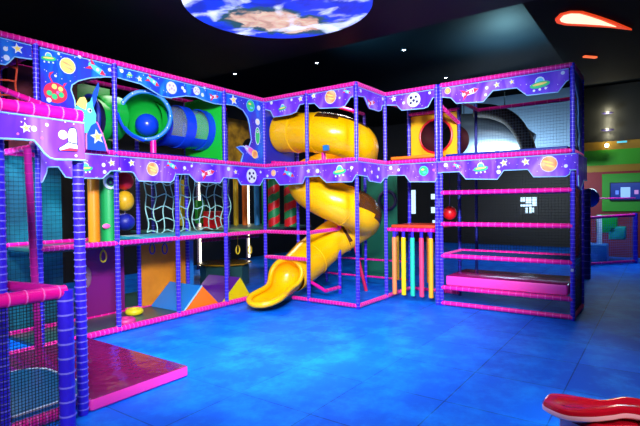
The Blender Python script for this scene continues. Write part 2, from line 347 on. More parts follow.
rail(ft, (.5,-.98,.12), (.98,-.98,.12), gap=.11); rail(ft, (.5,-.98,.12),(.3,-.8,.3), gap=0)
rail(ft, (1.96,0,.55), (1.96,-1.9,.55), gap=.2, r=.02); rail(ft, (1.96,.9,.2), (1.96,-1.9,.2), gap=.2, r=.02)
rail(ft, (1.45,-1.28,0), (1.35,-1.0,1.2), m=mat('crimson_vinyl', '#c81450', .35), gap=0, name='leaning_pole')
rail(ft, (0,-1.0,H3-.1), (1.9,-1.0,H3-.1), gap=.11); rail(ft, (.98,-1.9,H3-.1), (1.9,-1.9,H3-.1), gap=.11)
rail(ft, (.1,-.1,2.46), (1.9,-.5,2.46), gap=.11)
# --- roller bay
fr = thing('roller_bay_frame', 'middle bay frame holding the hanging coloured rollers', 'climbing frame', (.98,-2.45,0))
post(fr, M_, -3*M_+.035); post(fr, 2*M_, -2*M_, z1=3.5, gap=.11)
for z in (H3, H2): rail(fr, (.98,-1.96,z), (.98,-2.9,z))
rail(fr, (.98,-2.0,1.23), (.98,-2.86,1.23), gap=.1)
rail(fr, (1.96,-2.0,.05), (1.96,-2.94,.05), gap=.1)
rail(fr, (1.96,-1.98,3.38), (1.96,-2.96,3.38), gap=.1); rail(fr, (.98,-2.9,3.35), (1.96,-2.94,3.12), gap=.1)
# --- shelf tower
fs = thing('shelf_tower_frame', 'right tower frame with stacked open shelves behind pink rails', 'climbing frame', (1.47,-3.92,0))
post(fs, M_, -3*M_-.035); post(fs, M_, -5*M_); post(fs, 2*M_, -5*M_, gap=.11)
post(fs, 2*M_, -3*M_, gap=.11, m=NAVY, r=.03, ring=BLUE); post(fs, 3*M_, -3*M_, gap=0, m=NAVY, r=.03); post(fs, 3*M_, -5*M_+.12, gap=0, m=NAVY, r=.03)  # navy on the inner posts stands in for light not reaching them
for z in (H3, H2, 1.85, 1.34, .82, .30, .045):
    rail(fs, (.98,-2.98,z), (.98,-4.9,z), gap=.1 if z < 2 else .06, r=.035)
for z in (H3, H2, .045): rail(fs, (.98,-4.9,z), (1.96,-4.9,z), gap=.1)
rail(fs, (1.96,-2.98,.82), (1.96,-4.86,.82), gap=.1); rail(fs, (1.0,-2.98,.82), (1.96,-2.98,.82), gap=.1)
rail(fs, (2.94,-2.9,3.5), (2.94,-4.75,3.5), gap=.2); rail(fs, (1.96,-2.98,3.5), (2.94,-2.98,3.5), gap=.2)
rail(fs, (2.94,-3.0,2.42), (2.94,-4.75,2.42), gap=.2)
net(fs, (2.94,-2.94,2.42), (0,-1.82,0), (0,0,1.1), 34, 20, r=.0024, m=mat('grey_net_cord', '#5a7084', .7))
net(fs, (.98,-4.9,.05), (.98,0,0), (0,0,2.3), 22, 50, r=.003)
net(fs, (.98,-4.9,2.42), (.98,0,0), (0,0,1.1), 22, 24, r=.003)
net(fs, (1.0,-3.0,.82), (.94,0,0), (0,-1.85,0), 14, 26, r=.006, m=mat('deep_blue_net_cord','#0a3466',.6), name='shelf_net')
net(fs, (1.96,-2.98,.85), (0,-1.88,0), (0,0,1.5), 38, 32, r=.0022, name='net')
mb = MB(); mb.box((.93,-4.9,.72),(.004,.035,.04), PW); mb.build('sticker', fs)

# decks between the levels
def deck(c, d, m, label):
    mb = MB(); mb.rbox(c, d, .02, m); tag(mb.build('padded_deck', smooth=True), label, 'deck', 'padded decks of the play frame')
deck((-2.95,.49,1.165), (1.9,.86,.05), DARKMAT, 'dark deck under the orange and green pillars on the middle level')
deck((-1.96+.49,.49,1.215), (1.86,.84,.05), TEALMAT, 'teal middle-level deck in front of the white rope nets')
deck((-.49,.49,1.215), (.86,.84,.05), GREEN, 'green middle-level deck beside the inner corner post')
deck((1.0,2.0,1.165), (3.6,2.0,.05), DARKMAT, 'dark middle-level deck below the coloured hanging poles')
deck((-2.45,.49,2.44), (2.8,.84,.04), NAVY, 'dark blue upper deck under the green crawl tube')
deck((-.49,.49,2.42), (.86,.84,.03), NAVY, 'dark blue upper deck below the amber arch panel')
deck((1.47,-2.45,2.475), (.86,.84,.05), ORANGE, 'orange-edged upper deck in front of round hole panel')
deck((1.47,-2.45,1.285), (.86,.84,.05), mat('red_orange_vinyl', '#e0401c', .45), 'red-orange deck right above the hanging rollers')
deck((1.47,-3.93,2.455), (.86,1.8,.05), NAVY, 'dark top deck of the right shelf tower')
deck((1.47,-3.93,1.83), (.86,1.8,.03), NAVY, 'dark shelf deck just below the long lower galaxy board')
deck((1.47,-3.93,1.32), (.86,1.8,.03), NAVY, 'dark shelf deck second from top of right tower')
mb = MB(); mb.box((-1.95,1.2,.02),(3.9,2.3,.04), DARKMAT); tag(mb.build('floor_mat'), 'dark floor mat inside the left climbing frame', 'mat')

# thick pink crash pad on the lowest shelf
mb = MB(); mb.rbox((1.5,-3.93,.41),(.96,1.8,.16), .03, PADPINK, PADSIDE)
tag(mb.build('crash_pad', smooth=True), 'thick glossy pink crash pad on the lowest shelf of right tower', 'mat')
# entrance mat at left
mb = MB(); mb.rbox((-4.00,-1.14,.055),(1.0,1.92,.105), .03, mat('wine_pink_mat_vinyl', '#7c1450', .14, bump=(6,.8)), PADSIDE)
tag(mb.build('entrance_mat', smooth=True), 'flat wine pink vinyl mat on blue floor by the entrance pod', 'mat')
mb = MB(); mb.rbox((-4.98,-1.36,.06),(1.3,1.1,.12), .25, mat('deep_teal_cushion', '#0a6496', .35), SKY)
s_ = mb.build('step_cushion', smooth=True); tag(s_, 'rounded blue floor cushion with white piping inside entrance pod', 'cushion')
pp = MB(); c=(-4.98,-1.36); pts=[]
for k,(sx,sy) in enumerate(((1,1),(-1,1),(-1,-1),(1,-1))):
    for j in range(7):
        a=k*PI/2+j*PI/12; pts.append((c[0]+sx*.4+.25*math.cos(a), c[1]+sy*.3+.25*math.sin(a), .105))
pp.tube(pts,.01,PW,6,closed=True); pp.build('piping', s_, smooth=True)
# teal net wall seen at the back of the pod
tg = thing('mesh_screen', 'teal mesh screen wall behind the entrance pod', 'screen', (-5,1.6,0))
mb = MB(); mb.box((-4.42,1.1,1.22),(2.6,.02,2.34), mat('deep_teal_screen', '#128098', .5, noise=('#0c4c66', 1.6))); mb.build('screen_panel', tg)
net(tg, (-5.7,1.07,.05), (2.6,0,0), (0,0,2.34), 44, 40, r=.0018)


# ---------------------------------------------------------------- printed boards (art laid out in board coordinates)
def motif(mb, kind, P, s, z, r, k):
    """P(s, z, n) -> world point; k = layer offset"""
    def disc(cs, cz, rr, m, lay=0, n=16, sx=1, sz=1, rot=0):
        c_, s_ = math.cos(rot), math.sin(rot); pts = []
        for j in range(n):
            a = 2*PI*j/n; u, w = rr*sx*math.cos(a), rr*sz*math.sin(a)
            pts.append(P(cs+u*c_-w*s_, cz+u*s_+w*c_, k+lay*.0012))
        mb.poly(pts, m)
    def shape(pts, m, lay=0, rot=0):
        c_, s_ = math.cos(rot), math.sin(rot)
        mb.poly([P(s+(u*c_-w*s_)*r, z+(u*s_+w*c_)*r, k+lay*.0012) for u, w in pts], m)
    def fan(pts, m, lay=0, rot=0):
        c_, s_ = math.cos(rot), math.sin(rot); n = len(pts)
        Q = [P(s+(u*c_-w*s_)*r, z+(u*s_+w*c_)*r, k+lay*.0012) for u, w in pts]; C = P(s, z, k+lay*.0012)
        for j in range(n): mb.poly([C, Q[j], Q[(j+1) % n]], m)
    def star(scale, m, lay, rot=.2):
        fan([(scale*(1 if j % 2 == 0 else .45)*math.cos(PI/2+j*PI/5), scale*(1 if j % 2 == 0 else .45)*math.sin(PI/2+j*PI/5)) for j in range(10)], m, lay, rot)
    if kind == 'dot': disc(s, z, r*1.15, PW)
    elif kind == 'pdot': disc(s, z, r, PK)
    elif kind == 'star': star(1.15, PW, 0); star(.75, PY, 1)
    elif kind in ('planety', 'planeto', 'planetw'):
        a, b = {'planety': (PY, PO), 'planeto': (PO, PY), 'planetw': (PW, PY)}[kind]
        disc(s, z, r*1.08, PW); disc(s, z, r, a, 1, 22)
        disc(s-.1*r, z+.25*r, r*.55, b, 2, sx=1.3, sz=.22, rot=-.3); disc(s+.1*r, z-.25*r, r*.45, b, 2, sx=1.3, sz=.25, rot=-.3)
    elif kind in ('moon', 'cow'):
        disc(s, z, r*1.05, PL); disc(s, z, r, PW, 1, 22)
        dk = PD if kind == 'cow' or r > .1 else PL
        for u, w, q in ((-.4,.35,.24),(.35,.4,.2),(0,-.1,.22),(-.45,-.4,.2),(.5,-.3,.2)): disc(s+u*r, z+w*r, q*r, dk, 2, 8)
    elif kind == 'ufo':
        disc(s, z+.25*r, r*.5, PW, 0, sx=1, sz=1.1); disc(s, z+.25*r, r*.4, PC, 1)
        disc(s, z-.1*r, r*1.05, PG, 2, sx=1, sz=.34, rot=.12); disc(s, z-.02*r, r*.75, PY, 3, sx=1, sz=.18, rot=.12)
        for u in (-.6, 0, .6): disc(s+u*r, z-.62*r+.1*u*r, r*.14, PW, 2, 8)
    elif kind in ('rocket', 'redrocket'):
        t = -.45 if kind == 'rocket' else .25
        sg = -1
        b1, b2 = (PW, PR) if kind == 'redrocket' else (PC, PR)
        shape([(-1,-.35),(-1.15,0),(-1,.35),(-.5,.3),(.5,.34),(1.05,0),(.5,-.34),(-.5,-.3)], b1, 1, t)
        shape([(.4,-.33),(1.05,0),(.4,.33)], b2, 2, t); shape([(-1.25,.75),(-.45,.28),(-.9,.1)], b2, 2, t); shape([(-1.25,-.75),(-.9,-.1),(-.45,-.28)], b2, 2, t)
        if kind == 'redrocket': shape([(-.7,-.22),(.3,-.2),(.3,.2),(-.7,.22)], PR, 2, t)
        disc(s, z, r*.2, PW, 3, 8)
    elif kind == 'green':
        disc(s, z, r, PC); disc(s, z, r*.9, PG, 1, 20); disc(s-.2*r, z+.3*r, r*.35, PY, 2, 10, sz=.5); disc(s+.2*r, z-.3*r, r*.4, PC, 2, 10, sz=.4)
    elif kind == 'alien':
        disc(s, z, r, PW, 0, sx=.6, sz=1.5); disc(s, z, r*.9, PG, 1, sx=.55, sz=1.5); disc(s, z+.7*r, r*.25, PW, 2, 10); disc(s, z+.7*r, r*.12, PD, 3, 8)
    elif kind == 'ship':
        disc(s, z, r*1.15, PL, 0, 20, sx=1.2, sz=.42, rot=-.45); disc(s, z+.1*r, r, PK, 1, 20, sx=1, sz=.3, rot=-.45)
        shape([(-1.7,.7),(-.6,.1),(-.7,.5)], PW, 2); disc(s+.55*r, z-.25*r, r*.55, PY, 3, 16); disc(s+.55*r, z-.25*r, r*.4, PO, 4, 14)
    elif kind == 'bug':
        disc(s, z, r, PR, 0, 22, sx=1.05, sz=.92)
        for u, w, q, mm in ((-.55,-.1,.24,PG),(-.1,-.35,.26,PG),(.5,-.1,.25,PG),(-.1,.55,.24,PY),(.45,.42,.22,PY),(-.6,-.75,.22,PW),(.2,.05,.16,PK)): disc(s+u*r, z+w*r, q*r, mm, 1, 12)
        shape([(-.3,.8),(-.6,1.4),(-.5,1.75),(-.1,1.9),(-.35,1.6),(-.45,1.4),(-.18,.82)], PR, 1)
        shape([(.6,.6),(.75,1.0),(1.05,1.1),(.9,.9),(.72,.55)], PR, 1)
    elif kind == 'hat':
        shape([(-.2,1.15),(.15,1.3),(.42,1.1),(.48,0),(.5,-.4),(-.3,-.35),(-.35,0),(-.35,.8)], PW, 1); shape([(-.3,1.2),(.15,1.42),(.52,1.15),(.58,0),(.58,-1.05),(-.4,-1.1),(-1.35,-1.15),(-1.35,-.85),(-.45,-.2)], PD, 0)
        shape([(-.35,-.2),(.5,-.3),(.52,-.75),(-.2,-.7),(-1.2,-1.05),(-1.25,-.85)], PW, 2)
        shape([(-.34,-.12),(.5,-.22),(.5,-.34),(-.32,-.24)], PD, 3); shape([(-1.2,-1.08),(-.2,-.74),(.5,-.8),(.5,-.98),(-.4,-1.0)], PR, 3)

BOARD_INFO = {
 'T1': ('blue and violet galaxy board over the red rope net, at the far left top', GAL_B),
 'T2': ('arched blue galaxy board with pink spotted ladybird planet and cream planet', GAL_B),
 'T3': ('long wavy blue galaxy board with moons and rockets above the clear crawl tube', GAL_B),
 'T4': ('blue galaxy board with green planet and alien curving down beside the upper yellow panel', GAL_B),
 'T5a': ('purple galaxy board with small flying saucer above start of yellow slide', GAL_P),
 'T5b': ('purple galaxy board with orange planet above bend of yellow slide', GAL_P),
 'T6': ('short purple galaxy board with red rocket on top corner of slide tower', GAL_P),
 'T7': ('top purple galaxy board with cratered moon above the yellow round hole panel', GAL_P),
 'T8': ('long top purple galaxy board with red rocket and large saucer on shelf tower', GAL_P),
 'T9': ('narrow galaxy board hanging down the top right end of the shelf tower', GAL_B),
 'M0': ('large lilac galaxy board with white hat drawing on the entrance pod at left', GAL_P),
 'M2': ('lower purple galaxy board with flying saucer beneath the alien cutout', GAL_P),
 'M3': ('long lower purple galaxy board with orange planet and rockets above the white rope nets', GAL_P),
 'M4': ('lower purple galaxy board with black spotted white planet, left of the inner corner', GAL_P),
 'M5': ('lower purple galaxy board with saucer crossing in front of the yellow slide', GAL_P),
 'M6': ('short lower purple galaxy board on the receding side of slide tower', GAL_P),
 'M7': ('lower purple galaxy board with green planet above the hanging rollers bay', GAL_P),
 'M8': ('long lower purple galaxy board with green saucer, stars and orange planet on shelf tower', GAL_P),
 'M9': ('narrow lower galaxy board wrapping the right end of shelf tower', GAL_P)}
for key, pl, val, s0, s1, zt, edge, mots in BOARDS:
    th = .012
    if pl == 'y': P = (lambda s, z, n, v=val: (s, v-n, z)); D = 1
    else: P = (lambda s, z, n, v=val: (v-n, s, z)); D = -1
    mb = MB(); lab, gm = BOARD_INFO[key]
    out = [(s0, edge[0][1])] + [e for e in edge if min(s0, s1) < e[0] < max(s0, s1)] + [(s1, edge[-1][1])]
    if key in ('T2', 'T4', 'T9', 'M9'): out = [(s0, edge[0][1])] + list(edge) + [(s1, edge[-1][1])]
    pts = [P(s, z, -th) for s, z in out] + [P(s1, zt, -th), P(s0, zt, -th)]
    off = Vector(P(0, 0, th)) - Vector(P(0, 0, -th))
    mb.prism(pts, off, gm)
    e2 = [P(s, z, th) for s, z in out]
    mb.tube(e2, .008, EDGE, 6)
    mb.tube([P(s0, zt-.01, th), P(s1, zt-.01, th)], .006, EDGE, 6)
    for n_, (kind, s, z, r) in enumerate(mots):
        motif(mb, kind, (lambda a, b, c, P=P, s=s, D=D: P(s+(a-s)*D, b, c)), s, z, r, th+.002+.0004*(n_ % 3))
    tag(mb.build('galaxy_fascia_board', recalc=False), lab, 'fascia board', 'printed galaxy boards on the play frame')

# alien creature cutout that stands on the mid rail
def cut_thing():
    v = -.1; P = lambda s, z, n: (s, v-n, z)
    mb = MB()
    MS = lambda s: -3.13+(s+3.17)*.5
    P = lambda s, z, n: (MS(s), v-n, z)
    def outline(px): return [P(s, z, 0) for s, z in px]
    body = [(-3.72,2.40),(-3.72,2.56),(-3.66,2.74),(-3.55,2.79),(-3.42,2.74),(-3.3,2.62),(-3.2,2.47),(-3.17,2.40)]
    mb.prism(outline(body), (0,-.02,0), PB)
    mb.tube([P(s, z, .022) for s, z in body], .009, PK, 6)
    motif(mb, 'star', lambda a, b, c: (a, v-c, b), -3.26, 2.57, .085, .024)
    head = [(-3.86,2.66),(-3.9,2.78),(-3.98,2.90),(-3.86,2.95),(-3.8,3.02),(-3.72,2.96),(-3.6,3.0),(-3.56,3.06),(-3.54,2.94),(-3.46,2.84),(-3.48,2.74),(-3.6,2.70),(-3.7,2.6),(-3.8,2.6)]
    mb.prism([P(s, z, .022) for s, z in head], (0,-.014,0), PC)
    hat = [(-3.98,2.93),(-3.88,3.02),(-3.76,3.04),(-3.70,2.98),(-3.74,2.88),(-3.86,2.9)]
    mb.prism([P(s, z, .037) for s, z in hat], (0,-.008,0), PY)
    feather = [(-3.56,2.98),(-3.5,3.12),(-3.36,3.26),(-3.34,3.2),(-3.42,3.04),(-3.5,2.92)]
    mb.prism([P(s, z, .0) for s, z in feather], (0,-.012,0), PB)
    mb.ball(P(-3.64,2.88,.045), .03, PW, 10, 6, (1,.3,1)); mb.ball(P(-3.64,2.88,.055), .014, PD, 8, 5, (1,.3,1))
    return mb
tag(cut_thing().build('alien_cutout', recalc=False), 'cyan alien cutout with cream cap and starry blue body, standing on the rail', 'cutout sign')
# ---------------------------------------------------------------- yellow spiral slide
def catmull(P, n):
    P = [Vector(p) for p in P]; out = []
    for k in range(len(P)-1):
        a = P[max(k-1,0)]; b = P[k]; c = P[k+1]; d = P[min(k+2,len(P)-1)]
        for j in range(n):
            t = j/n; out.append(.5*((2*b)+(c-a)*t+(2*a-5*b+4*c-d)*t*t+(3*b-a-3*c+d)*t**3))
    out.append(P[-1]); return out
slide = thing('spiral_slide', 'yellow spiral tube slide winding down through the corner tower', 'slide', (0,-.7,0))
R_ = .36
SP = [(.49,-.01,3.04),(.49,-.4,3.02),(.49,-.86,2.98),(.62,-1.2,2.92),(.98,-1.36,2.80),(1.36,-1.2,2.68),(1.5,-.86,2.54),(1.36,-.5,2.4),(1.0,-.36,2.24),(.62,-.52,2.06),(.49,-.86,1.88),(.60,-1.22,1.70),(.98,-1.42,1.54),(1.34,-1.26,1.38),(1.36,-.96,1.2),(1.12,-.72,1.0),(.82,-.60,.80),(.48,-.55,.61),(.18,-.52,.45),(.1,-.515,.42)]
sp = catmull(SP, 7)
def sweep_tube(parent, pts, r, m, name, smoky=None):
    mb = MB(); seg = 32; n = len(pts)
    mb.tube(pts, r, m, seg, cap=False)
    i2 = mb.mi(SMOKE)
    for (k0, k1, axis, half) in smoky or []:
        for k in range(k0, min(k1, n-1)):
            best, bd = 0, -9
            for j in range(seg):
                d = (Vector(mb.v[k*seg+j])-Vector(pts[k])).normalized().dot(Vector(axis).normalized())
                if d > bd: best, bd = j, d
            for dj in range(-half, half): mb.m[k*seg+(best+dj) % seg] = i2
    o = mb.build(name, parent, smooth=True, recalc=False)
    sm = o.modifiers.new('thickness', 'SOLIDIFY'); sm.thickness = .012
    return o
rad = [R_]*(len(sp)-16) + [R_-(R_-.30)*k/15 for k in range(16)]
sweep_tube(slide, sp, rad, YELLOW, 'slide_tube', [(14, 34, (0,0,1), 4), (80, 102, (.35,-.75,.55), 5)])
for k in (7, 14, 35, 56, 79, 102, 116):
    p, q = sp[k], sp[k+1]; d = (q-p).normalized()
    mb = MB(); mb.tube([p-d*.02, p-d*.012, p+d*.012, p+d*.02], [R_, R_+.014, R_+.014, R_], YELLOW, 32, cap=False); mb.build('joint_flange', slide, smooth=True, recalc=False)
# exit scoop: rim (distance, height, half width) and trough bottom (distance, height)
rim_ = [(.08,.71,.02),(.06,.68,.14),(.03,.61,.235),(-.01,.51,.29),(-.06,.41,.295),(-.14,.33,.27),(-.28,.28,.235),(-.42,.25,.235),(-.58,.225,.26),(-.74,.20,.275),(-.88,.17,.25),(-.98,.145,.19),(-1.05,.125,.09),(-1.07,.12,.01)]
bot_ = [(.09,.70),(.2,.62),(.28,.5),(.26,.36),(.16,.22),(.02,.14),(-.2,.10),(-.38,.085),(-.56,.075),(-.72,.07),(-.86,.075),(-.96,.09),(-1.04,.11),(-1.07,.115)]
ax = Vector((1,.25,0)); wd = Vector((.25,-1,0)).normalized(); O_ = Vector((0,-.5,0))
rs = catmull([(a_, b_, c_) for a_, b_, c_ in rim_], 3); bs_ = catmull([(a_, b_, 0) for a_, b_ in bot_], 3)
mb = MB(); yi = mb.mi(YELLOW); na = 16; g_ = []
for q, bq in zip(rs, bs_):
    row = []
    for j in range(na+1):
        t = PI*j/na; s_ = math.sin(t); c_ = math.cos(t)
        d_ = q.x+(bq.x-q.x)*s_**.8; z_ = q.y+(bq.y-q.y)*s_**.8
        row.append(len(mb.v)); mb.v.append(tuple(O_+ax*d_+wd*(-c_*max(q.z,.004))+Vector((0,0,z_))))
    g_.append(row)
for k in range(len(g_)-1):
    for j in range(na): mb.f.append([g_[k][j], g_[k][j+1], g_[k+1][j+1], g_[k+1][j]]); mb.m.append(yi)
left = [mb.v[r_[0]] for r_ in g_]; right = [mb.v[r_[na]] for r_ in g_]
o = mb.build('exit_scoop', slide, smooth=True, recalc=False); sm = o.modifiers.new('t','SOLIDIFY'); sm.thickness = .02; sm.offset = 0
mb = MB(); mb.tube(left[:-1]+right[::-1][1:-1], .048, YELLOW, 10, closed=True); mb.build('rolled_rim', slide, smooth=True)
for p0, p1 in (((.98,-.98,1.22),(.86,-1.02,1.5)), ((.49,-.98,2.42),(.49,-.98,2.64))):
    mb = MB(); mb.tube([p0, p1], .04, PINK, 12); mb.build('support_strut', slide, smooth=True)
mb = MB(); mb.box((.84,-1.09,1.56),(.05,.07,.14), SKY); mb.build('clamp_bracket', slide)
mb = MB(); mb.box((.25,-1.2,2.66),(.05,.1,.09), SKY); mb.build('clamp_bracket', slide)
# royal blue board behind the start of the slide
mb = MB(); mb.box((.47,.03,3.0),(.88,.03,1.1), mat('deep_blue_board', '#1226b4', .45)); tag(mb.build('start_panel'), 'deep blue panel where the yellow slide begins', 'panel')
mb = MB(); mb.box((.75,-.02,2.5),(1.5,.05,.03), MAROON)

# ---------------------------------------------------------------- crawl tubes on the upper left level
ct = thing('crawl_tube', 'green and clear crawl tube with blue collars on the upper left level', 'crawl tube', (-1.8,.5,2.45))
zc = 2.97
mb = MB(); mb.tube([(-1.0,.5,zc),(-1.95,.5,zc)], .31, CLEAR, 28, cap=False); mb.build('clear_section', ct, smooth=True, recalc=False)
for x0, x1 in ((-1.02,-1.16),(-1.42,-1.60),(-1.88,-1.97)):
    mb = MB(); mb.tube([(x0,.5,zc),(x0,.5,zc),(x1,.5,zc),(x1,.5,zc)], [.33,.345,.345,.33], ROYAL, 28, cap=False); mb.build('blue_collar', ct, smooth=True, recalc=False)
mb = MB()   # lower royal trough
pts = []
for k in range(11):
    a = PI*1.2+PI*.6*k/10; pts.append((math.cos(a), math.sin(a)))
for (a, b) in zip(pts[:-1], pts[1:]):
    mb.poly([(-1.05,.5+.325*a[0],zc+.325*a[1]),(-2.0,.5+.325*a[0],zc+.325*a[1]),(-2.0,.5+.325*b[0],zc+.325*b[1]),(-1.05,.5+.325*b[0],zc+.325*b[1])], ROYAL)
mb.build('lower_trough', ct, smooth=True, recalc=False)
mb = MB(); mb.tube([(-1.95,.5,zc),(-2.06,.5,zc)], .325, GREEN, 26, cap=False); mb.build('green_junction', ct, smooth=True, recalc=False)
mb = MB(); mb.tube([(-2.84,.6,zc-.03),(-2.7,.60,zc),(-2.55,.60,zc)], .32, GREEN, 28, cap=False); mb.build('green_section', ct, smooth=True, recalc=False)
nrm = Vector((-.62,-.78,.02)).normalized(); a1 = nrm.cross(Vector((0,0,1))).normalized(); a2 = a1.cross(nrm)
p = Vector((-2.36,.16,zc+.03)); mb = MB(); c0 = Vector((-2.14,.44,zc))
mb.tube([c0+nrm*-.16, c0+nrm*-.15, c0+nrm*-.08, c0, p], [.02,.16,.27,.33,.335], GREEN, 30, cap=False); mb.build('green_mouth', ct, smooth=True, recalc=False)
mb = MB(); mb.torus(p, .345, .032, SKY, a1, a2, 36, 8)
for k in range(12): mb.ball(p+(a1*math.cos(k*PI/6)+a2*math.sin(k*PI/6))*.345+nrm*.03, .011, PW, 8, 5)
mb.build('round_rim', ct, smooth=True)
mb = MB(); mb.ball(c0+nrm*.05+Vector((0,0,-.06)), .17, ROYAL, 24, 14); mb.build('blue_dome', ct, smooth=True)
mb = MB(); mb.tube([(-2.27,.12,2.44),(-2.27,.12,2.66)], .045, PINK, 12); mb.build('support_post', ct, smooth=True)
mb = MB(); mb.tube(catmull([(-2.78,.2,2.98),(-2.74,.14,2.8),(-2.62,.1,2.68),(-2.45,.08,2.62)],5), .02, ROYAL, 8); mb.build('blue_lip', ct, smooth=True)
mb = MB(); mb.box((-1.0,.5,2.97),(.03,.9,1.08), mat('bright_green_board', '#14c832', .45)); tag(mb.build('end_panel'), 'bright green panel at right end of the clear crawl tube', 'panel')
mb = MB(); mb.box((-2.7,.93,2.97),(.5,.03,1.0), GREEN); tag(mb.build('back_panel'), 'green board behind the green tube elbow on the upper level', 'panel')
mb = MB(); mb.box((-3.4,.93,3.0),(.9,.03,1.1), MAROON); mb.box((-3.4,.9,2.62),(.9,.01,.04), RED); tag(mb.build('back_panel'), 'dark maroon board behind the alien cutout on upper level', 'panel')
te = thing('tunnel_entrance', 'green tunnel mouth with dark blue rim behind the alien cutout', 'crawl tube', (-3.25,.5,2.45))
mb = MB(); mb.tube([(-3.0,.55,2.88),(-2.86,.58,2.88)], .33, GREEN, 26, cap=False); mb.build('tunnel_wall', te, smooth=True, recalc=False)
mb = MB(); mb.torus((-3.0,.55,2.88), .34, .03, NAVY, (.12,1,0), (0,0,1), 32, 8); mb.tube([(-2.87,.58,2.88),(-2.86,.58,2.88)], .33, PD, 26); mb.build('round_rim', te, smooth=True)
net(thing('rope_net', 'red rope net under the board at the far left top', 'net', (-4.4,.3,2.5)), (-5.1,.3,2.5), (1.1,0,0), (0,0,1.0), 6, 6, r=.011, m=ROPERED, wob=.015, name='mesh')
# amber arch panel, upper level
def hole_panel(P, w0, w1, z0, z1, hc, hz, hr, m, name, label, th, arch=False):
    """rectangle with a round hole built from a ring of quads"""
    mb = MB(); N = 48
    hole = []; outer = []
    for k in range(N):
        a = 2*PI*k/N; cx, cz = math.cos(a), math.sin(a)
        hx, hz_ = hc+hr*cx, hz+hr*cz
        if arch and cz < 0: hx, hz_ = hc+hr*(1 if cx > 0 else -1)*min(1, abs(cx)*1.0) , hz+hr*cz
        hole.append((hx, hz_))
        t = 1e9
        for lim, comp, o_ in ((w0,cx,hc),(w1,cx,hc),(z0,cz,hz),(z1,cz,hz)):
            if abs(comp) > 1e-6:
                q = (lim-o_)/comp
                if q > 0: t = min(t, q)
        outer.append((hc+cx*t, hz+cz*t))
    for cxx, czz in ((w0,z0),(w0,z1),(w1,z0),(w1,z1)):
        k = min(range(N), key=lambda q: (outer[q][0]-cxx)**2+(outer[q][1]-czz)**2); outer[k] = (cxx, czz)
    for n0 in (0, th):
        for k in range(N):
            k2 = (k+1) % N; mb.poly([P(*hole[k], n0), P(*hole[k2], n0), P(*outer[k2], n0), P(*outer[k], n0)], m)
    for k in range(N):
        k2 = (k+1) % N; mb.poly([P(*hole[k], 0), P(*hole[k2], 0), P(*hole[k2], th), P(*hole[k], th)], m)
    o = mb.build(name); return tag(o, label, 'panel')
hole_panel(lambda s, z, n: (s,1.02-n,z), .05, .93, 2.46, 3.4, .68, 2.82, .24, mat('amber_patterned_board', '#b08414', .5, noise=('#6a4a08', 7)), 'hole_panel', 'amber patterned panel with round hole on the upper level by the corner', .03)
hp = hole_panel(lambda s, z, n: (2.0-n,s,z), -2.9, -2.0, 2.5, 3.34, -2.50, 2.93, .31, mat('golden_yellow_board', '#f5b400', .45), 'hole_panel', 'golden yellow panel with large round hole above the roller bay', .03)
mb = MB(); mb.torus((1.96,-2.5,2.93), .31, .022, RED, (0,1,0), (0,0,1), 36, 8); mb.build('red_hole_rim', hp, smooth=True)
tn = MB(); tn.tube([(2.01,-2.5,2.93),(2.9,-2.5,2.93)], .32, MAROON, 26, cap=False); tag(tn.build('crawl_tunnel', smooth=True, recalc=False), 'dark maroon tunnel running back from yellow round hole panel', 'crawl tube')

# ---------------------------------------------------------------- middle level, left
def pillar(name, x, y, z0, z1, r, m, label, group=None, stripes=None, cat='pillar'):
    mb = MB()
    if stripes:
        n = 60; seg = 20; i1 = mb.mi(m); i2 = mb.mi(stripes); b = len(mb.v)
        for k in range(n+1):
            for j in range(seg):
                a = 2*PI*j/seg; mb.v.append((x+r*math.cos(a), y+r*math.sin(a), z0+(z1-z0)*k/n))
        for k in range(n):
            for j in range(seg):
                mb.f.append([b+k*seg+j, b+k*seg+(j+1) % seg, b+(k+1)*seg+(j+1) % seg, b+(k+1)*seg+j])
                mb.m.append(i1 if ((k/ n*3.6 - j/seg*1.0) % 1) < .5 else i2)
        mb.poly([(x+r*math.cos(2*PI*j/seg), y+r*math.sin(2*PI*j/seg), z1) for j in range(seg)], m)
    else:
        mb.tube([(x,y,z0),(x,y,z0+.01),(x,y,z1-.01),(x,y,z1)], [r*.85,r,r,r*.85], m, 20)
    return tag(mb.build(name, smooth=True), label, cat, group)
pillar('foam_pillar', -3.02, .42, 1.2, 2.3, .075, mat('orange_foam_vinyl', '#e8860c', .4), 'orange upright foam pillar on the middle deck at left', 'upright foam pillars on the middle left deck')
gp = pillar('foam_pillar', -2.80, .42, 1.2, 2.3, .115, mat('green_foam_vinyl', '#149c50', .4), 'thick green upright foam pillar with round emblem disc', 'upright foam pillars on the middle left deck')
mb = MB(); mb.torus((-2.84,.30,2.03), .085, .02, PW, (1,0,0), (0,0,1), 24, 6); mb.torus((-2.84,.30,2.03), .035, .014, PD, (1,0,0), (0,0,1), 16, 6); mb.build('emblem_disc', gp, smooth=True)
mb = MB(); mb.ball((-2.9,.32,1.42), .06, PK, 14, 8, (1,.3,.6)); mb.build('pink_motif', gp, smooth=True)
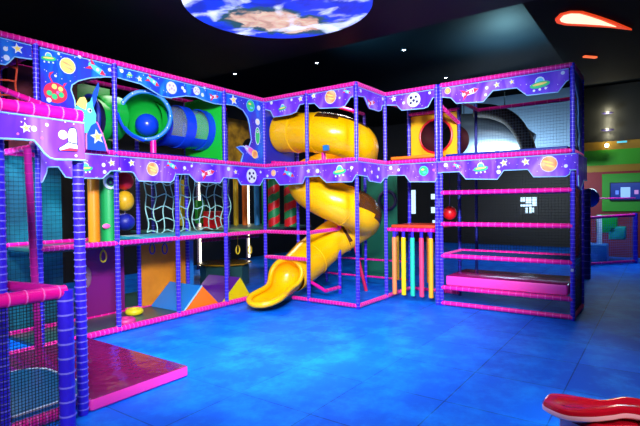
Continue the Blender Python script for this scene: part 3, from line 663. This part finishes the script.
for nm, z, r, m, lab, sc in (('red', 2.06, .13, RED, 'red punch ball at top of the hanging stack', (1,1,1)), ('yellow', 1.77, .13, mat('mustard_vinyl', '#d8a818', .4), 'mustard yellow punch ball in middle of the hanging stack', (1,1,1.15)), ('blue', 1.46, .14, NAVY, 'dark blue drum-shaped punch ball at bottom of the stack', (1,1,.9))):
    t = thing('punch_ball', lab, 'punch ball', (-2.5,.5,z), 'stacked punch balls on middle level')
    mb = MB(); mb.ball((-2.5,.5,z), r, m, 20, 12, sc); mb.build('ball', t, smooth=True)
    mb = MB(); mb.tube([(-2.5,.5,z+r*.9),(-2.5,.5,z+r+.06)], .01, PD, 6); mb.build('cord', t)
for a, lab in ((-1.9, 'left white rope climbing net with sagging wavy mesh'), (-.94, 'right white rope climbing net with sagging wavy mesh, before the light strip')):
    t = thing('rope_net', lab, 'net', (a+.45,.85,1.25), 'white rope nets on the middle level')
    net(t, (a,.85,1.26), (.86,0,0), (0,0,1.0), 5, 5, r=.009, m=ROPEWHITE, wob=.03, name='mesh')
# coloured hanging poles deep inside
for x, y, m, r, c in ((1.50,2.55,mat('magenta_foam','#d02890',.4),.06,'magenta'),(1.62,2.38,mat('yellow_foam','#e8c81e',.4),.06,'yellow'),(1.76,2.22,ORANGE,.065,'orange'),(1.94,2.0,mat('blue_foam','#2a8cd8',.4),.065,'light blue'),(2.02,1.84,mat('green_foam','#18a050',.4),.055,'green')):
    pillar('foam_pole', x, y, 1.2, 2.45, r, m, f'{c} slim foam pole in the row on the middle level', 'coloured foam poles behind the inner corner', cat='pole')
STR = mat('striped_green_vinyl', '#0e8a4c', .45)
pillar('striped_pillar', 1.55, 1.12, 1.2, 2.45, .13, STR, 'left red and green spiral striped pillar behind slide corner', 'red and green striped pillars', RED)
pillar('striped_pillar', 1.75, .80, 1.2, 2.45, .15, STR, 'right red and green spiral striped pillar nearest the slide', 'red and green striped pillars', RED)
# soft shapes behind the rope nets
for x, y, z, sz, m, lab in ((.2,2.6,1.75,(.1,.1,1.0),mat('yellow_block','#c8b414',.5),'narrow yellow upright block behind the right rope net'),(.45,2.3,1.55,(.22,.1,.5),GREEN,'green upright block behind the right rope net'),(.55,2.0,1.38,(.4,.2,.36),RED,'red padded block low behind the right rope net')):
    mb = MB(); mb.rbox((x,y,z), sz, .03, m); tag(mb.build('foam_block', smooth=True), lab, 'block')

# ---------------------------------------------------------------- ground level, left
mb = MB(); mb.box((-2.58,.96,.62),(.66,.03,1.1), PLUM)
pn = tag(mb.build('plum_panel'), 'glossy plum panel on the ground level behind yellow loop', 'panel')
mb = MB(); mb.box((-1.5,.96,.62),(.88,.03,1.12), AMBER); tag(mb.build('wooden_panel'), 'amber wood-coloured panel behind the blue wedge', 'panel')
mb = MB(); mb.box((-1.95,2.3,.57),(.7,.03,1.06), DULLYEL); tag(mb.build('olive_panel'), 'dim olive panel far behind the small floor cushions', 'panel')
mb = MB(); mb.box((-.98+.06,1.0,.6),(.1,.08,1.15), SKY); tag(mb.build('padded_column'), 'blue padded column right of the amber panel', 'column')
LY = mat('yellow_strap', '#f0d020', .5); LP = mat('purple_strap', '#3a1c90', .5)
def loop(x, y, z, top, m, label):
    t = thing('hanging_loop', label, 'strap loop', (x,y,z), 'hanging strap loops on the ground level')
    mb = MB(); mb.tube([(x+.045*math.cos(a*PI/9), y, z+.07*math.sin(a*PI/9)*(1.0 if math.sin(a*PI/9) < 0 else 1.3)) for a in range(18)], .011, m, 6, closed=True); mb.build('loop', t, smooth=True)
    mb = MB(); mb.tube([(x,y,z+.09),(x,y,top)], .006, m, 5); mb.build('strap', t)
loop(-2.85,.5,.98,1.14,LY,'yellow strap loop hanging in front of the plum panel')
loop(-2.05,.5,1.02,1.14,LP,'left dark purple strap loop in front of amber panel')
loop(-1.82,.5,1.0,1.14,LP,'right dark purple strap loop in front of amber panel')
loop(-.21,.5,.85,1.14,LY,'left yellow strap loop above the purple prism')
loop(.11,.5,.82,1.14,LY,'right yellow strap loop above the purple prism, by the corner')
mb = MB(); mb.ball((-2.86,.93,.66), .12, mat('oval_print','#8c6478',.5), 16, 8, (.6,.1,1.3)); mb.build('oval_emblem', pn, smooth=True)
# wedges
mb = MB()
A0,B0,C0 = (-1.80,.10,.045),(-1.06,.10,.045),(-1.42,.10,.40)
mb.prism([A0,B0,C0],(0,.82,0),ORANGE,SKY); mb.tube([A0,C0],.012,EDGE,6)
tag(mb.build('wedge_block'), 'blue wedge block with orange triangular end on the dark mat', 'foam block', 'triangular foam blocks')
mb = MB(); mb.prism([(-1.02,.10,.045),(-.30,.10,.045),(-.56,.10,.42)],(-.05,.75,0),mat('bright_yellow_vinyl','#e8d400',.4),PURPLE)
tag(mb.build('wedge_block'), 'purple wedge block with yellow triangular end beside slide exit', 'foam block', 'triangular foam blocks')
mb = MB(); mb.tube([(.35,1.45,.06),(.35,1.45,.44),(.35,1.45,.48),(.35,1.45,.48)],[.5,.5,.47,.01],DARKMAT,8); mb.tube([(.35,1.45,.485),(.35,1.45,.49),(.35,1.45,.515),(.35,1.45,.515)],[.54,.56,.55,.01],mat('bronze_vinyl','#8c6a18',.12),8)
tag(mb.build('octagonal_platform'), 'low octagonal bronze-topped platform behind the purple wedge', 'platform')
for x, y, m, lab in ((-2.73,.17,mat('rose_vinyl','#c83282',.4),'rose pink round ring cushion on the dark mat by front rail'),(-2.30,.62,mat('lemon_vinyl','#d8c818',.4),'yellow round ring cushion behind the rose pink one')):
    mb = MB(); mb.torus((x,y,.09),.085,.05,m,(1,0,0),(0,1,0),24,10); tag(mb.build('ring_cushion', smooth=True), lab, 'cushion', 'small ring cushions')

# ---------------------------------------------------------------- hanging rollers
cols = [('#f0884a','salmon orange'),('#f5d800','bright yellow'),('#1ec8a0','turquoise green'),('#e03c6e','rose red'),('#f0a818','golden orange')]
for k, (cx_, cn) in enumerate(cols):
    y = -2.12 - .165*k - (.01 if k else 0)
    t = thing('hanging_roller', f'{cn} foam roller hanging from the pink rail in the middle bay', 'roller', (.98,y,.12), 'row of hanging foam rollers')
    mb = MB(); mb.tube([(.98,y,.10),(.98,y,.11),(.98,y,1.09),(.98,y,1.10)],[.03,.04,.04,.03], mat('roller_'+cn.replace(' ','_'), cx_, .45), 14); mb.build('foam_sleeve', t, smooth=True)
    mb = MB(); mb.tube([(.98,y,1.09),(.98,y,1.20)], .028, BLUE, 10); mb.build('blue_collar', t, smooth=True)
for y, c, cn in ((-2.02,'#c8960a','mustard'),(-2.62,'#b46414','burnt orange')):
    t = thing('hanging_roller', f'{cn} foam roller in the second row behind the front ones', 'roller', (1.3,y,.3), 'second row of hanging rollers')
    mb = MB(); mb.tube([(1.3,y,.3),(1.3,y,1.1)], .035, mat('roller_'+cn.replace(' ','_'), c, .5), 12); mb.build('foam_sleeve', t, smooth=True)
    mb = MB(); mb.tube([(1.3,y,1.09),(1.3,y,1.26)], .02, BLUE, 8); mb.build('blue_collar', t, smooth=True)
t = thing('hanging_ball', 'round red ball hanging beside the shelf tower post', 'ball', (1.9,-2.78,1.5))
mb = MB(); mb.ball((1.9,-2.78,1.5), .125, RED, 20, 12); mb.build('ball', t, smooth=True)
mb = MB(); mb.tube([(1.9,-2.78,1.6),(1.9,-2.78,2.38)], .008, PD, 6); mb.build('cord', t)
mb = MB(); mb.box((2.98,-.75,1.2),(.03,.9,2.4), mat('sea_green_board','#0e6a50',.5)); sg = tag(mb.build('sea_green_panel'), 'dim sea green panel with dark round ring behind the slide bend', 'panel')
mb = MB(); mb.torus((2.94,-.98,1.75), .2, .04, PD, (0,1,0), (0,0,1), 26, 8); mb.build('dark_ring', sg, smooth=True)
for y, s_ in ((-.55,'left'),(-.72,'right')): loop(1.9,y,1.05,1.35,LY,f'{s_} small strap loop hanging in the dark behind the slide')

# ---------------------------------------------------------------- red wavy rocker
rk = thing('wavy_seat', 'glossy red wavy moulded seat lying on blue floor at bottom right', 'ride toy', (-2.85,-5.6,0))
def wavy(pts, z0, z1, mtop, mside, name):
    n = len(pts); P0 = [Vector((a, b, 0)) for a, b in pts]; sm_ = []
    for k in range(n):
        for j in range(5):
            a, b, c, d_ = P0[(k-1) % n], P0[k], P0[(k+1) % n], P0[(k+2) % n]; t = j/5
            sm_.append(.5*((2*b)+(c-a)*t+(2*a-5*b+4*c-d_)*t*t+(3*b-a-3*c+d_)*t**3))
    cen = sum(sm_, Vector())/len(sm_); N = len(sm_)
    mb = MB(); L = [(0.03, z0), (0, z0+.02), (0, z1-.03), (.015, z1-.008), (.05, z1), (.09, z1-.012)]
    it, is_ = mb.mi(mtop), mb.mi(mside); R = []
    for ins, z in L:
        b = len(mb.v)
        for k, p in enumerate(sm_):
            tg_ = (sm_[(k+1) % N]-sm_[(k-1) % N]).normalized(); nr = Vector((tg_.y, -tg_.x, 0))
            if (p-cen).dot(nr) < 0: nr = -nr
            q = p - nr*ins; mb.v.append((q.x, q.y, z))
        R.append(b)
    for q in range(len(R)-1):
        for k in range(N): mb.f.append([R[q]+k, R[q]+(k+1) % N, R[q+1]+(k+1) % N, R[q+1]+k]); mb.m.append(is_ if q < 2 else it)
    mb.f.append([R[-1]+k for k in range(N)]); mb.m.append(it); mb.f.append([R[0]+k for k in reversed(range(N))]); mb.m.append(is_)
    return mb.build(name, rk, smooth=True)
REDT = mat('glossy_red_plastic', '#b00a20', .12, coat=.3); REDS = mat('red_side_pale_sheen', '#ffb8c0', .35)  # pale sides: reflected light put into the red plastic's side colour
wavy([(-2.99,-5.24),(-2.87,-5.26),(-2.82,-5.35),(-2.81,-5.45),(-2.79,-5.57),(-2.72,-5.63),(-2.64,-5.70),(-2.62,-5.84),(-2.6,-6.05),(-2.7,-6.25),(-2.9,-6.2),(-2.94,-6.0),(-2.89,-5.85),(-2.90,-5.73),(-2.99,-5.65),(-3.10,-5.53),(-3.15,-5.40),(-3.08,-5.27)], .25, .33, REDT, REDS, 'seat_top')
wavy([(-2.95,-5.34),(-2.83,-5.4),(-2.75,-5.6),(-2.66,-5.75),(-2.62,-6.1),(-2.72,-6.3),(-2.95,-6.25),(-3.0,-6.0),(-2.98,-5.84),(-3.05,-5.72),(-3.1,-5.6),(-3.06,-5.45)], .0, .25, REDT, REDS, 'seat_base')

# ---------------------------------------------------------------- ceiling details and lamps
def earth():
    m = bpy.data.materials.new('earth_print'); m.use_nodes = True; nt = m.node_tree; b = nt.nodes['Principled BSDF']; L = nt.links.new
    tc = nt.nodes.new('ShaderNodeTexCoord')
    def noise(sc, det, dist, loc, scale=(1,1,1), rot=0):
        mp = nt.nodes.new('ShaderNodeMapping'); mp.inputs['Location'].default_value = loc; mp.inputs['Scale'].default_value = scale; mp.inputs['Rotation'].default_value = (0,0,rot)
        n = nt.nodes.new('ShaderNodeTexNoise'); n.inputs['Scale'].default_value = sc; n.inputs['Detail'].default_value = det; n.inputs['Distortion'].default_value = dist
        L(tc.outputs['Object'], mp.inputs[0]); L(mp.outputs[0], n.inputs['Vector']); return n
    def ramp(n, a, b_):
        r = nt.nodes.new('ShaderNodeValToRGB'); r.color_ramp.elements[0].position = a; r.color_ramp.elements[1].position = b_; L(n.outputs['Fac'], r.inputs[0]); return r
    def mix(f, a, col2):
        x_ = nt.nodes.new('ShaderNodeMix'); x_.data_type = 'RGBA'; L(f, x_.inputs[0])
        if isinstance(a, str): x_.inputs[6].default_value = lin(a)
        else: L(a, x_.inputs[6])
        if isinstance(col2, str): x_.inputs[7].default_value = lin(col2)
        else: L(col2, x_.inputs[7])
        return x_.outputs[2]
    sea = mix(ramp(noise(2, 4, .5, (3,1,0)), .35, .7).outputs[0], '#0838e0', '#041e78')
    # sandy land in an oblong, ragged edge
    mp = nt.nodes.new('ShaderNodeMapping'); mp.vector_type = 'TEXTURE'; mp.inputs['Location'].default_value = (.42,.33,0); mp.inputs['Rotation'].default_value = (0,0,-.64)
    mp.inputs['Scale'].default_value = (.66, .32, 1)
    L(tc.outputs['Object'], mp.inputs[0])
    ln = nt.nodes.new('ShaderNodeVectorMath'); ln.operation = 'LENGTH'; L(mp.outputs[0], ln.inputs[0])
    nn = noise(3.5, 8, .4, (0,0,0)); ad = nt.nodes.new('ShaderNodeMath'); ad.operation = 'MULTIPLY_ADD'; ad.inputs[1].default_value = 1.6; L(nn.outputs['Fac'], ad.inputs[0]); L(ln.outputs['Value'], ad.inputs[2])
    lt = nt.nodes.new('ShaderNodeMapRange'); lt.inputs[1].default_value = 1.88; lt.inputs[2].default_value = 1.72; L(ad.outputs[0], lt.inputs[0])
    land = mix(ramp(noise(5, 5, .6, (7,2,0)), .4, .6).outputs[0], '#d8b896', '#b48c70')
    base = mix(lt.outputs[0], sea, land)
    gr = nt.nodes.new('ShaderNodeMapRange'); gr.inputs[1].default_value = 2.3; gr.inputs[2].default_value = 2.0; L(ad.outputs[0], gr.inputs[0])
    base0 = mix(gr.outputs[0], sea, '#1c4a50'); base = mix(lt.outputs[0], base0, land)
    cl = ramp(noise(2.6, 14, .5, (1,5,2), (1.2, .8, 1), .6), .52, .70)
    allc = mix(cl.outputs[0], base, '#e8f4ff')
    L(allc, b.inputs['Base Color']); L(allc, b.inputs['Emission Color']); b.inputs['Emission Strength'].default_value = EARTH_E
    return m
EARTH_E = .75
EARTH_M = earth()
eo = MB(); seg = 72
for k in range(1):
    eo.poly([(1.17*math.cos(2*PI*j/seg), 1.17*math.sin(2*PI*j/seg), 0) for j in range(seg)], EARTH_M)
    eo.poly([(1.17*math.cos(2*PI*j/seg), 1.17*math.sin(2*PI*j/seg), .03) for j in range(seg)], EARTH_M)
    for j in range(seg):
        a, c = 2*PI*j/seg, 2*PI*(j+1)/seg
        eo.poly([(1.17*math.cos(a),1.17*math.sin(a),0),(1.17*math.cos(c),1.17*math.sin(c),0),(1.17*math.cos(c),1.17*math.sin(c),.03),(1.17*math.cos(a),1.17*math.sin(a),.03)], PD)
o = eo.build('earth_light_disc'); o.location = (-1.95,-2.02,4.165); tag(o, 'large round lit picture of the Earth mounted on the black ceiling', 'ceiling picture')

def spotdot(x, y, z, label, col='#e8f6ff', e=30, r=.035):
    t = thing('ceiling_spotlight', label, 'spotlight', (x,y,z), 'tiny recessed ceiling spotlights')
    mb = MB(); mb.torus((x,y,z-.01), r+.02, .012, CHROME, (1,0,0), (0,1,0), 20, 6); mb.build('trim_ring', t, smooth=True)
    mb = MB(); mb.ball((x,y,z-.005), r, mat('spot_lens', col, .4, emit=col, strength=e), 14, 8, (1,1,.5)); mb.build('lens', t, smooth=True)
spotdot(-.95,3.75,5.2,'tiny white ceiling spotlight above the far left arch board')
spotdot(2.62,3.36,5.2,'tiny white ceiling spotlight above the clear crawl tube')
spotdot(3.15,1.05,5.2,'tiny white ceiling spotlight above the slide tower corner')
spotdot(3.55,-1.12,5.2,'tiny white ceiling spotlight high above the middle bay')
spotdot(6.5,-1.0,5.2,'tiny white ceiling spotlight just over the moon board')
# emissive teardrop standing in for a bright reflection in the glossy ceiling
lp = thing('ceiling_reflection', 'long teardrop ceiling reflection glowing white and orange at top right', 'ceiling lamp', (3.2,-4.7,4.6))
def drop(sc_, z, m, name):
    mb = MB(); O2 = GLOW_OUT; cx_ = sum(q[0] for q in O2[:5])/5; cy_ = sum(q[1] for q in O2[:5])/5
    P = [(cx_+(q[0]-cx_)*sc_, cy_+(q[1]-cy_)*sc_, z) for q in O2]
    mb.prism(P, (0,0,.03), m); return mb.build(name, lp)
GLOW_OUT = [(1.86,-4.54),(1.68,-4.64),(1.66,-4.78),(1.78,-4.93),(2.06,-5.07),(2.51,-5.27),(3.15,-5.51),(2.78,-5.22),(2.45,-4.89),(2.2,-4.63),(2.02,-4.54)]
drop(1.0, 4.565, mat('orange_reflection_rim', '#ff5a28', .5, emit='#ff4a20', strength=.5), 'orange_rim')
drop(.72, 4.555, mat('warm_white_reflection', '#ffd8c0', .5, emit='#ffb090', strength=1.6), 'white_core')
mb = MB(); mb.box((4.5,-4.75,4.585),(.3,.06,.03), mat('dim_orange_lamp','#ff6a3c',.5,emit='#ff6a3c',strength=.8), rz=-.7); tag(mb.build('small_ceiling_lamp'), 'small orange ceiling light slit under the teardrop reflection', 'ceiling lamp')
# light strips on the back wall
for x, y, z0, z1, lab in ((-2.60,4.0,.05,2.13,'vertical white light strip seen through the entrance pod'),(1.9,4.0,.1,2.6,'vertical white light strip behind the right rope net'),(4.0,4.25,.1,2.6,'vertical white light strip between the coloured poles')):
    t = thing('light_strip', lab, 'light strip', (x,y,z0), 'vertical light strips at the back')
    mb = MB(); mb.box((x,y+.05,z1/2),(.16,.04,z1+.1), PD); mb.build('housing', t)
    mb = MB(); mb.tube([(x,y,z0),(x,y,z1)], .027, mat('strip_tube','#fff6dc',.4,emit='#fff0d0',strength=2.2), 10); mb.build('tube', t, smooth=True)

# ---------------------------------------------------------------- far room
GW = mat('lime_green_paint','#24800a',.5); YW = mat('ochre_paint','#80600c',.5)
XW = 10.3
x = MB(); x.box((XW,-6.3,1.35),(.1,5.4,2.7), WALLRED); struct(x, 'wall_red')
x = MB(); x.box((XW-.03,-6.3,2.99),(.1,5.4,.46), GW); struct(x, 'trim_green')
x = MB(); x.box((XW-.02,-6.3,2.66),(.1,5.4,.2), YW); x.box((XW-.02,-6.3,3.34),(.1,5.4,.26), YW); struct(x, 'trim_ochre')
x = MB(); x.box((XW+.02,-6.3,4.3),(.1,5.4,1.7), mat('dark_green_grey_wall','#050805',.6)); struct(x, 'wall_upper')
tv = thing('wall_television', 'television in a wide green frame on the red wall', 'television', (XW-.1,-5.1,1.9))
mb = MB(); mb.box((XW-.08,-5.3,1.93),(.06,1.66,1.12), GW); mb.build('green_frame', tv)
mb = MB(); mb.box((XW-.13,-5.09,1.95),(.06,.84,.56), mat('tv_case','#06080c',.3)); mb.build('screen_case', tv)
mb = MB(); mb.box((XW-.165,-5.09,1.96),(.01,.78,.48), mat('tv_screen','#0a1a5c',.3,emit='#142878',strength=.5)); 
for yy, w_, h_, c in ((-5.07,.24,.3,'#8cb0e8'),(-4.86,.08,.12,'#5a78d8'),(-5.34,.1,.12,'#b478b4')):
    mb.box((XW-.172,yy,1.93),(.006,w_,h_), mat('tv_picture',c,.3,emit=c,strength=.35))
mb.build('screen', tv)
# wall washers
for z, r, e, lab in ((4.30,.16,3.0,'upper dark dish wall light glowing on the dark wall'),(3.80,.18,3.0,'lower dark dish wall light above the ochre band')):
    t = thing('wall_light', lab, 'wall light', (XW-.2,-4.62,z), 'wall lights on the far wall')
    mb = MB(); mb.ball((XW-.22,-4.62,z), r, PD, 18, 8, (1,1,.18)); mb.build('dish', t, smooth=True)
    mb = MB(); mb.tube([(XW-.22,-4.62,z),(XW,-4.62,z)], .02, PD, 8); mb.build('arm', t)
    for dz, en in ((.12, 8), (-.14, 7)):
        l = bpy.data.lights.new('washer', 'POINT'); l.energy = en; l.color = (1,.92,.62); l.shadow_soft_size = .04
        lo = bpy.data.objects.new('washer', l); COL.objects.link(lo); lo.location = (XW-.24,-4.62,z+dz)
t = thing('bare_bulb', 'bare bright bulb on the ochre band of the far wall', 'bulb', (XW-.1,-4.6,3.33))
mb = MB(); mb.ball((XW-.2,-4.6,3.34), .055, mat('bulb_glow','#fff0b0',.4,emit='#fff0b0',strength=12), 12, 8); mb.build('globe', t, smooth=True)
mb = MB(); mb.tube([(XW-.15,-4.6,3.34),(XW-.05,-4.6,3.34)], .03, PD, 8); mb.build('socket', t)
mb = MB(); mb.box((XW-.12,-4.98,3.42),(.04,.25,.05), PC, ); tag(mb.build('wall_sign'), 'small pale blue strip sign on the ochre band', 'sign')
# bright windows far behind
WIN = mat('daylight_window','#b4d8f0',.5,emit='#c8e4f8',strength=.8)
def window(n, x, ys, zs, cells):
    w_ = MB(); fr_ = mat('dark_window_frame','#0a1018',.5)
    w_.box((x-.02,(ys[0]+ys[1])/2,(zs[0]+zs[1])/2),(.03,abs(ys[0]-ys[1])+.1,zs[1]-zs[0]+.1), fr_)
    for (a, b, c, d) in cells:
        w_.box((x-.045,ys[0]+(ys[1]-ys[0])*(a+b)/2,zs[0]+(zs[1]-zs[0])*(c+d)/2),(.01,abs(ys[1]-ys[0])*(b-a),(zs[1]-zs[0])*(d-c)), WIN)
    struct(w_, f'window_{n}')
XB = XF-.05
window(1, XB, (-1.53,-2.10), (1.25,1.85), [(0,.28,.72,1),(.32,.68,.62,1),(.74,1,.45,1),(0,.7,.42,.55),(.3,.45,.0,.35),(.55,.7,.0,.38),(.74,.84,.05,.35)])
window(2, XB, (3.0,2.8), (1.1,2.25), [(0,1,.1,1)])
window(3, XB, (2.15,1.55), (.8,2.2), [(.1,.5,.74,.9),(.4,.9,.5,.75),(.1,.4,.32,.5),(.2,.9,.02,.1)])
# big silver duct hung in the far ceiling void
du = thing('air_duct', 'large dull silver air duct seen through the top of shelf tower', 'duct', (8.4,-2.3,4.0))
SIL = mat('dull_silver','#8ca4b4',.4,metal=.6)
dpts = [(8.0,-.75),(8.0,-1.2),(8.0,-1.9),(8.0,-2.6),(8.1,-3.4)]
mb = MB(); mb.tube([(7.9,-.72,3.72),(7.95,-1.0,3.76),(8.0,-1.6,3.72),(8.05,-2.3,3.58),(8.1,-2.9,3.3)], [.5,.62,.62,.55,.32], SIL, 28); mb.build('duct_body', du, smooth=True)
for yy in (-1.0,-2.2):
    mb = MB(); mb.tube([(8.0,yy,4.1),(8.0,yy,5.2)], .015, CHROME, 6); mb.build('hanger_rod', du)
mb = MB(); mb.tube(catmull([(7.2,-1.6,4.3),(7.2,-2.1,4.2),(7.2,-2.6,3.9),(7.2,-2.95,3.3),(7.2,-3.05,2.8)],5), .2, mat('matt_black_hose','#05080c',.6), 16); mb.build('black_hose', du, smooth=True)
x = MB(); x.box((9.6,-2.2,3.9),(.1,3.6,2.4), mat('blue_grey_wall','#6484a0',.6)); x.box((9.5,-2.2,3.0),(.1,3.6,.5), mat('black_band','#05080c',.6)); struct(x,'wall_partition')
# toddler play pen
pen = thing('toddler_play_pen', 'low netted toddler play pen in front of the red wall', 'play pen', (8,-4.8,0))
pa, pb = Vector((7.4,-4.32,0)), Vector((8.8,-5.36,0))
for t_ in (0, 1): p = pa+(pb-pa)*t_; post(pen, p.x, p.y, z1=1.35, r=.06, gap=.12)
pc = pb+Vector((2.0,-1.2,0)); 
rail(pen, pa+Vector((0,0,1.25)), pb+Vector((0,0,1.3)), gap=.3, r=.04); rail(pen, pa+Vector((0,0,.06)), pb+Vector((0,0,.06)), gap=.3, r=.04)
rail(pen, pa+Vector((0,.1,1.75)), pb+Vector((0,0,1.75)), gap=0, r=.015)
net(pen, pa+Vector((0,0,.1)), pb-pa, Vector((0,0,1.15)), 26, 18, r=.004, m=SKY)
for c, sz, m, lab in (((8.5,-4.5,.26),(.8,.5,.5),SKY,'sky blue foam block inside the toddler pen'),((8.9,-4.7,1.05),(.5,.5,.5),GREEN,'green foam block high inside the toddler pen'),((8.9,-4.95,.8),(.5,.4,.35),TEAL,'teal foam block in the middle of the toddler pen'),((8.5,-4.55,.8),(.12,.12,1.0),PW,'white slim post toy at the left of toddler pen')):
    mb = MB(); mb.rbox(c, sz, .05, m); tag(mb.build('foam_block', smooth=True), lab, 'foam block', 'foam blocks in the toddler pen')
mb = MB(); mb.ball((6.5,-4.52,1.76), .22, ROYAL, 24, 14, (1,1,1.05)); mb.tube([(6.5,-4.52,1.6),(6.5,-4.52,.0)], .03, ROYAL, 12); tag(mb.build('dome_hood', smooth=True), 'shiny royal blue dome hood on a stem beside shelf tower', 'play hood')
bl = thing('padded_bollard', 'dark blue padded bollard post right behind the shelf tower', 'post', (5.2,-4.6,0))
post(bl, 5.25, -4.58, z1=1.95, r=.1, m=NAVY, gap=.14)

# ---------------------------------------------------------------- lights
def area(loc, target, size, energy, col, name='added_area_light', spread=None):  # area lamps are added and unseen, with no fitting modelled
    l = bpy.data.lights.new(name, 'AREA'); l.size = size; l.energy = energy; l.color = col
    if spread: l.spread = math.radians(spread)
    o = bpy.data.objects.new(name, l); COL.objects.link(o); o.location = loc
    o.rotation_euler = (Vector(target)-Vector(loc)).to_track_quat('-Z','Y').to_euler(); return o
def spot(loc, target, energy, col, ang=60, blend=.6, size=.1):  # unseen spots added and aimed to brighten chosen areas
    l = bpy.data.lights.new('added_spot', 'SPOT'); l.energy = energy; l.color = col; l.spot_size = math.radians(ang); l.spot_blend = blend; l.shadow_soft_size = size
    o = bpy.data.objects.new('added_spot', l); COL.objects.link(o); o.location = loc
    o.rotation_euler = (Vector(target)-Vector(loc)).to_track_quat('-Z','Y').to_euler(); return o
spot((-6.0,-5.2,3.9), (-.9,-.9,1.9), 2500, (.88,.9,1), 72, .55, .5)  # added key spot; its cone edge makes the falloff on the right
spot((-4.8,-6.9,3.9), (1.1,-3.0,2.0), 1700, (.88,.9,1), 35, .6, .4)
area((-2.6,-2.6,4.1), (-2.2,-2.2,0), 1.0, 40, (.75,.88,1), spread=110)
spot((-3.6,-4.4,4.0), (-2.1,-4.0,0), 230, (.8,.9,1), 62, .35, .15)  # added to brighten the foreground floor
spot((-6.4,-4.6,2.6), (-4.6,-1.8,.3), 120, (.9,.9,1), 56, .7, .4)  # added low spot brightening the entrance pod
area((-1.4,2.6,2.3), (-1.4,2.0,0), .6, 14, (1,.92,.75), 'added_inner_fill')  # inner fills: added lamps brightening the inside of the frame
area((1.7,2.6,3.4), (1.9,2.4,0), 1.0, 40, (1,.9,.75), 'added_inner_fill')
area((-4.5,.3,2.3), (-4.5,1.0,1.0), .6, 45, (.6,.9,1), 'added_inner_fill')
area((1.2,-.9,3.55), (1.2,-.9,0), .5, 9, (1,.95,.85), 'added_inner_fill')
area((-2.4,.5,3.55), (-2.4,.5,2), .5, 3, (1,.95,.9), 'added_inner_fill')
spot((9.0,-6.0,4.2), (10.2,-5.4,1.8), 15, (1,.85,.8), 110)
area((7.6,-2.0,2.4), (9.6,-2.2,4.3), 1.0, 200, (.75,.9,1), 'added_uplight')  # added lamp brightening the far partition and duct
spot((2.0,-.6,4.0), (2.6,-1.0,5.2), 300, (.2,.6,.8), 120, 1); spot((4.2,-3.2,4.0), (4.2,-3.2,5.2), 900, (.35,.8,.95), 130, 1)  # added upward spots for the teal glow on the far ceiling
spot((-2.0,-3.9,3.4), (-.8,-3.7,4.2), 50, (.3,.65,1), 150, 1)
spot((-4.3,-7.6,3.6), (-2.8,-5.8,.3), 380, (1,.92,.92), 17, .6, .2)  # added narrow spot brightening the red seat
spot((-7.4,-6.4,2.4), (-4.9,-2.4,.6), 260, (.92,.92,1), 27, .7, .15)  # added spot for highlights on the gate posts and rails
area((8.2,-4.9,2.6), (8.2,-4.9,0), .8, 34, (.4,.7,1), 'added_pen_fill')  # added lamp brightening the toddler pen
w = bpy.data.worlds.new('World'); scene.world = w; w.use_nodes = True
w.node_tree.nodes['Background'].inputs[0].default_value = (.02,.05,.12,1); w.node_tree.nodes['Background'].inputs[1].default_value = .15

# ---------------------------------------------------------------- camera
yaw, pit, rol = (math.radians(a) for a in (35.342, -1.0825, -.6704))
fw = Vector((math.cos(yaw)*math.cos(pit), math.sin(yaw)*math.cos(pit), math.sin(pit)))
r0 = Vector((math.sin(yaw), -math.cos(yaw), 0)); u0 = r0.cross(fw)
r2 = r0*math.cos(rol)+u0*math.sin(rol); u2 = -r0*math.sin(rol)+u0*math.cos(rol)
cam = bpy.data.cameras.new('camera'); co = bpy.data.objects.new('camera', cam); COL.objects.link(co)
mt = Matrix((( r2.x, u2.x, -fw.x, -6.59),(r2.y, u2.y, -fw.y, -5.907),(r2.z, u2.z, -fw.z, 1.692),(0,0,0,1)))
co.matrix_world = mt; cam.sensor_width = 36; cam.sensor_fit = 'HORIZONTAL'; cam.lens = 480*36/640; cam.clip_start = .05
scene.camera = co
scene.view_settings.view_transform = 'Standard'; scene.view_settings.look = 'None'
scene.view_settings.gamma = 1; scene.view_settings.use_curve_mapping = False
scene.view_settings.exposure = .6
scene.cycles.use_denoising = True
scene.cycles.sample_clamp_indirect = 5
scene.cycles.max_bounces = 8; scene.cycles.transparent_max_bounces = 12
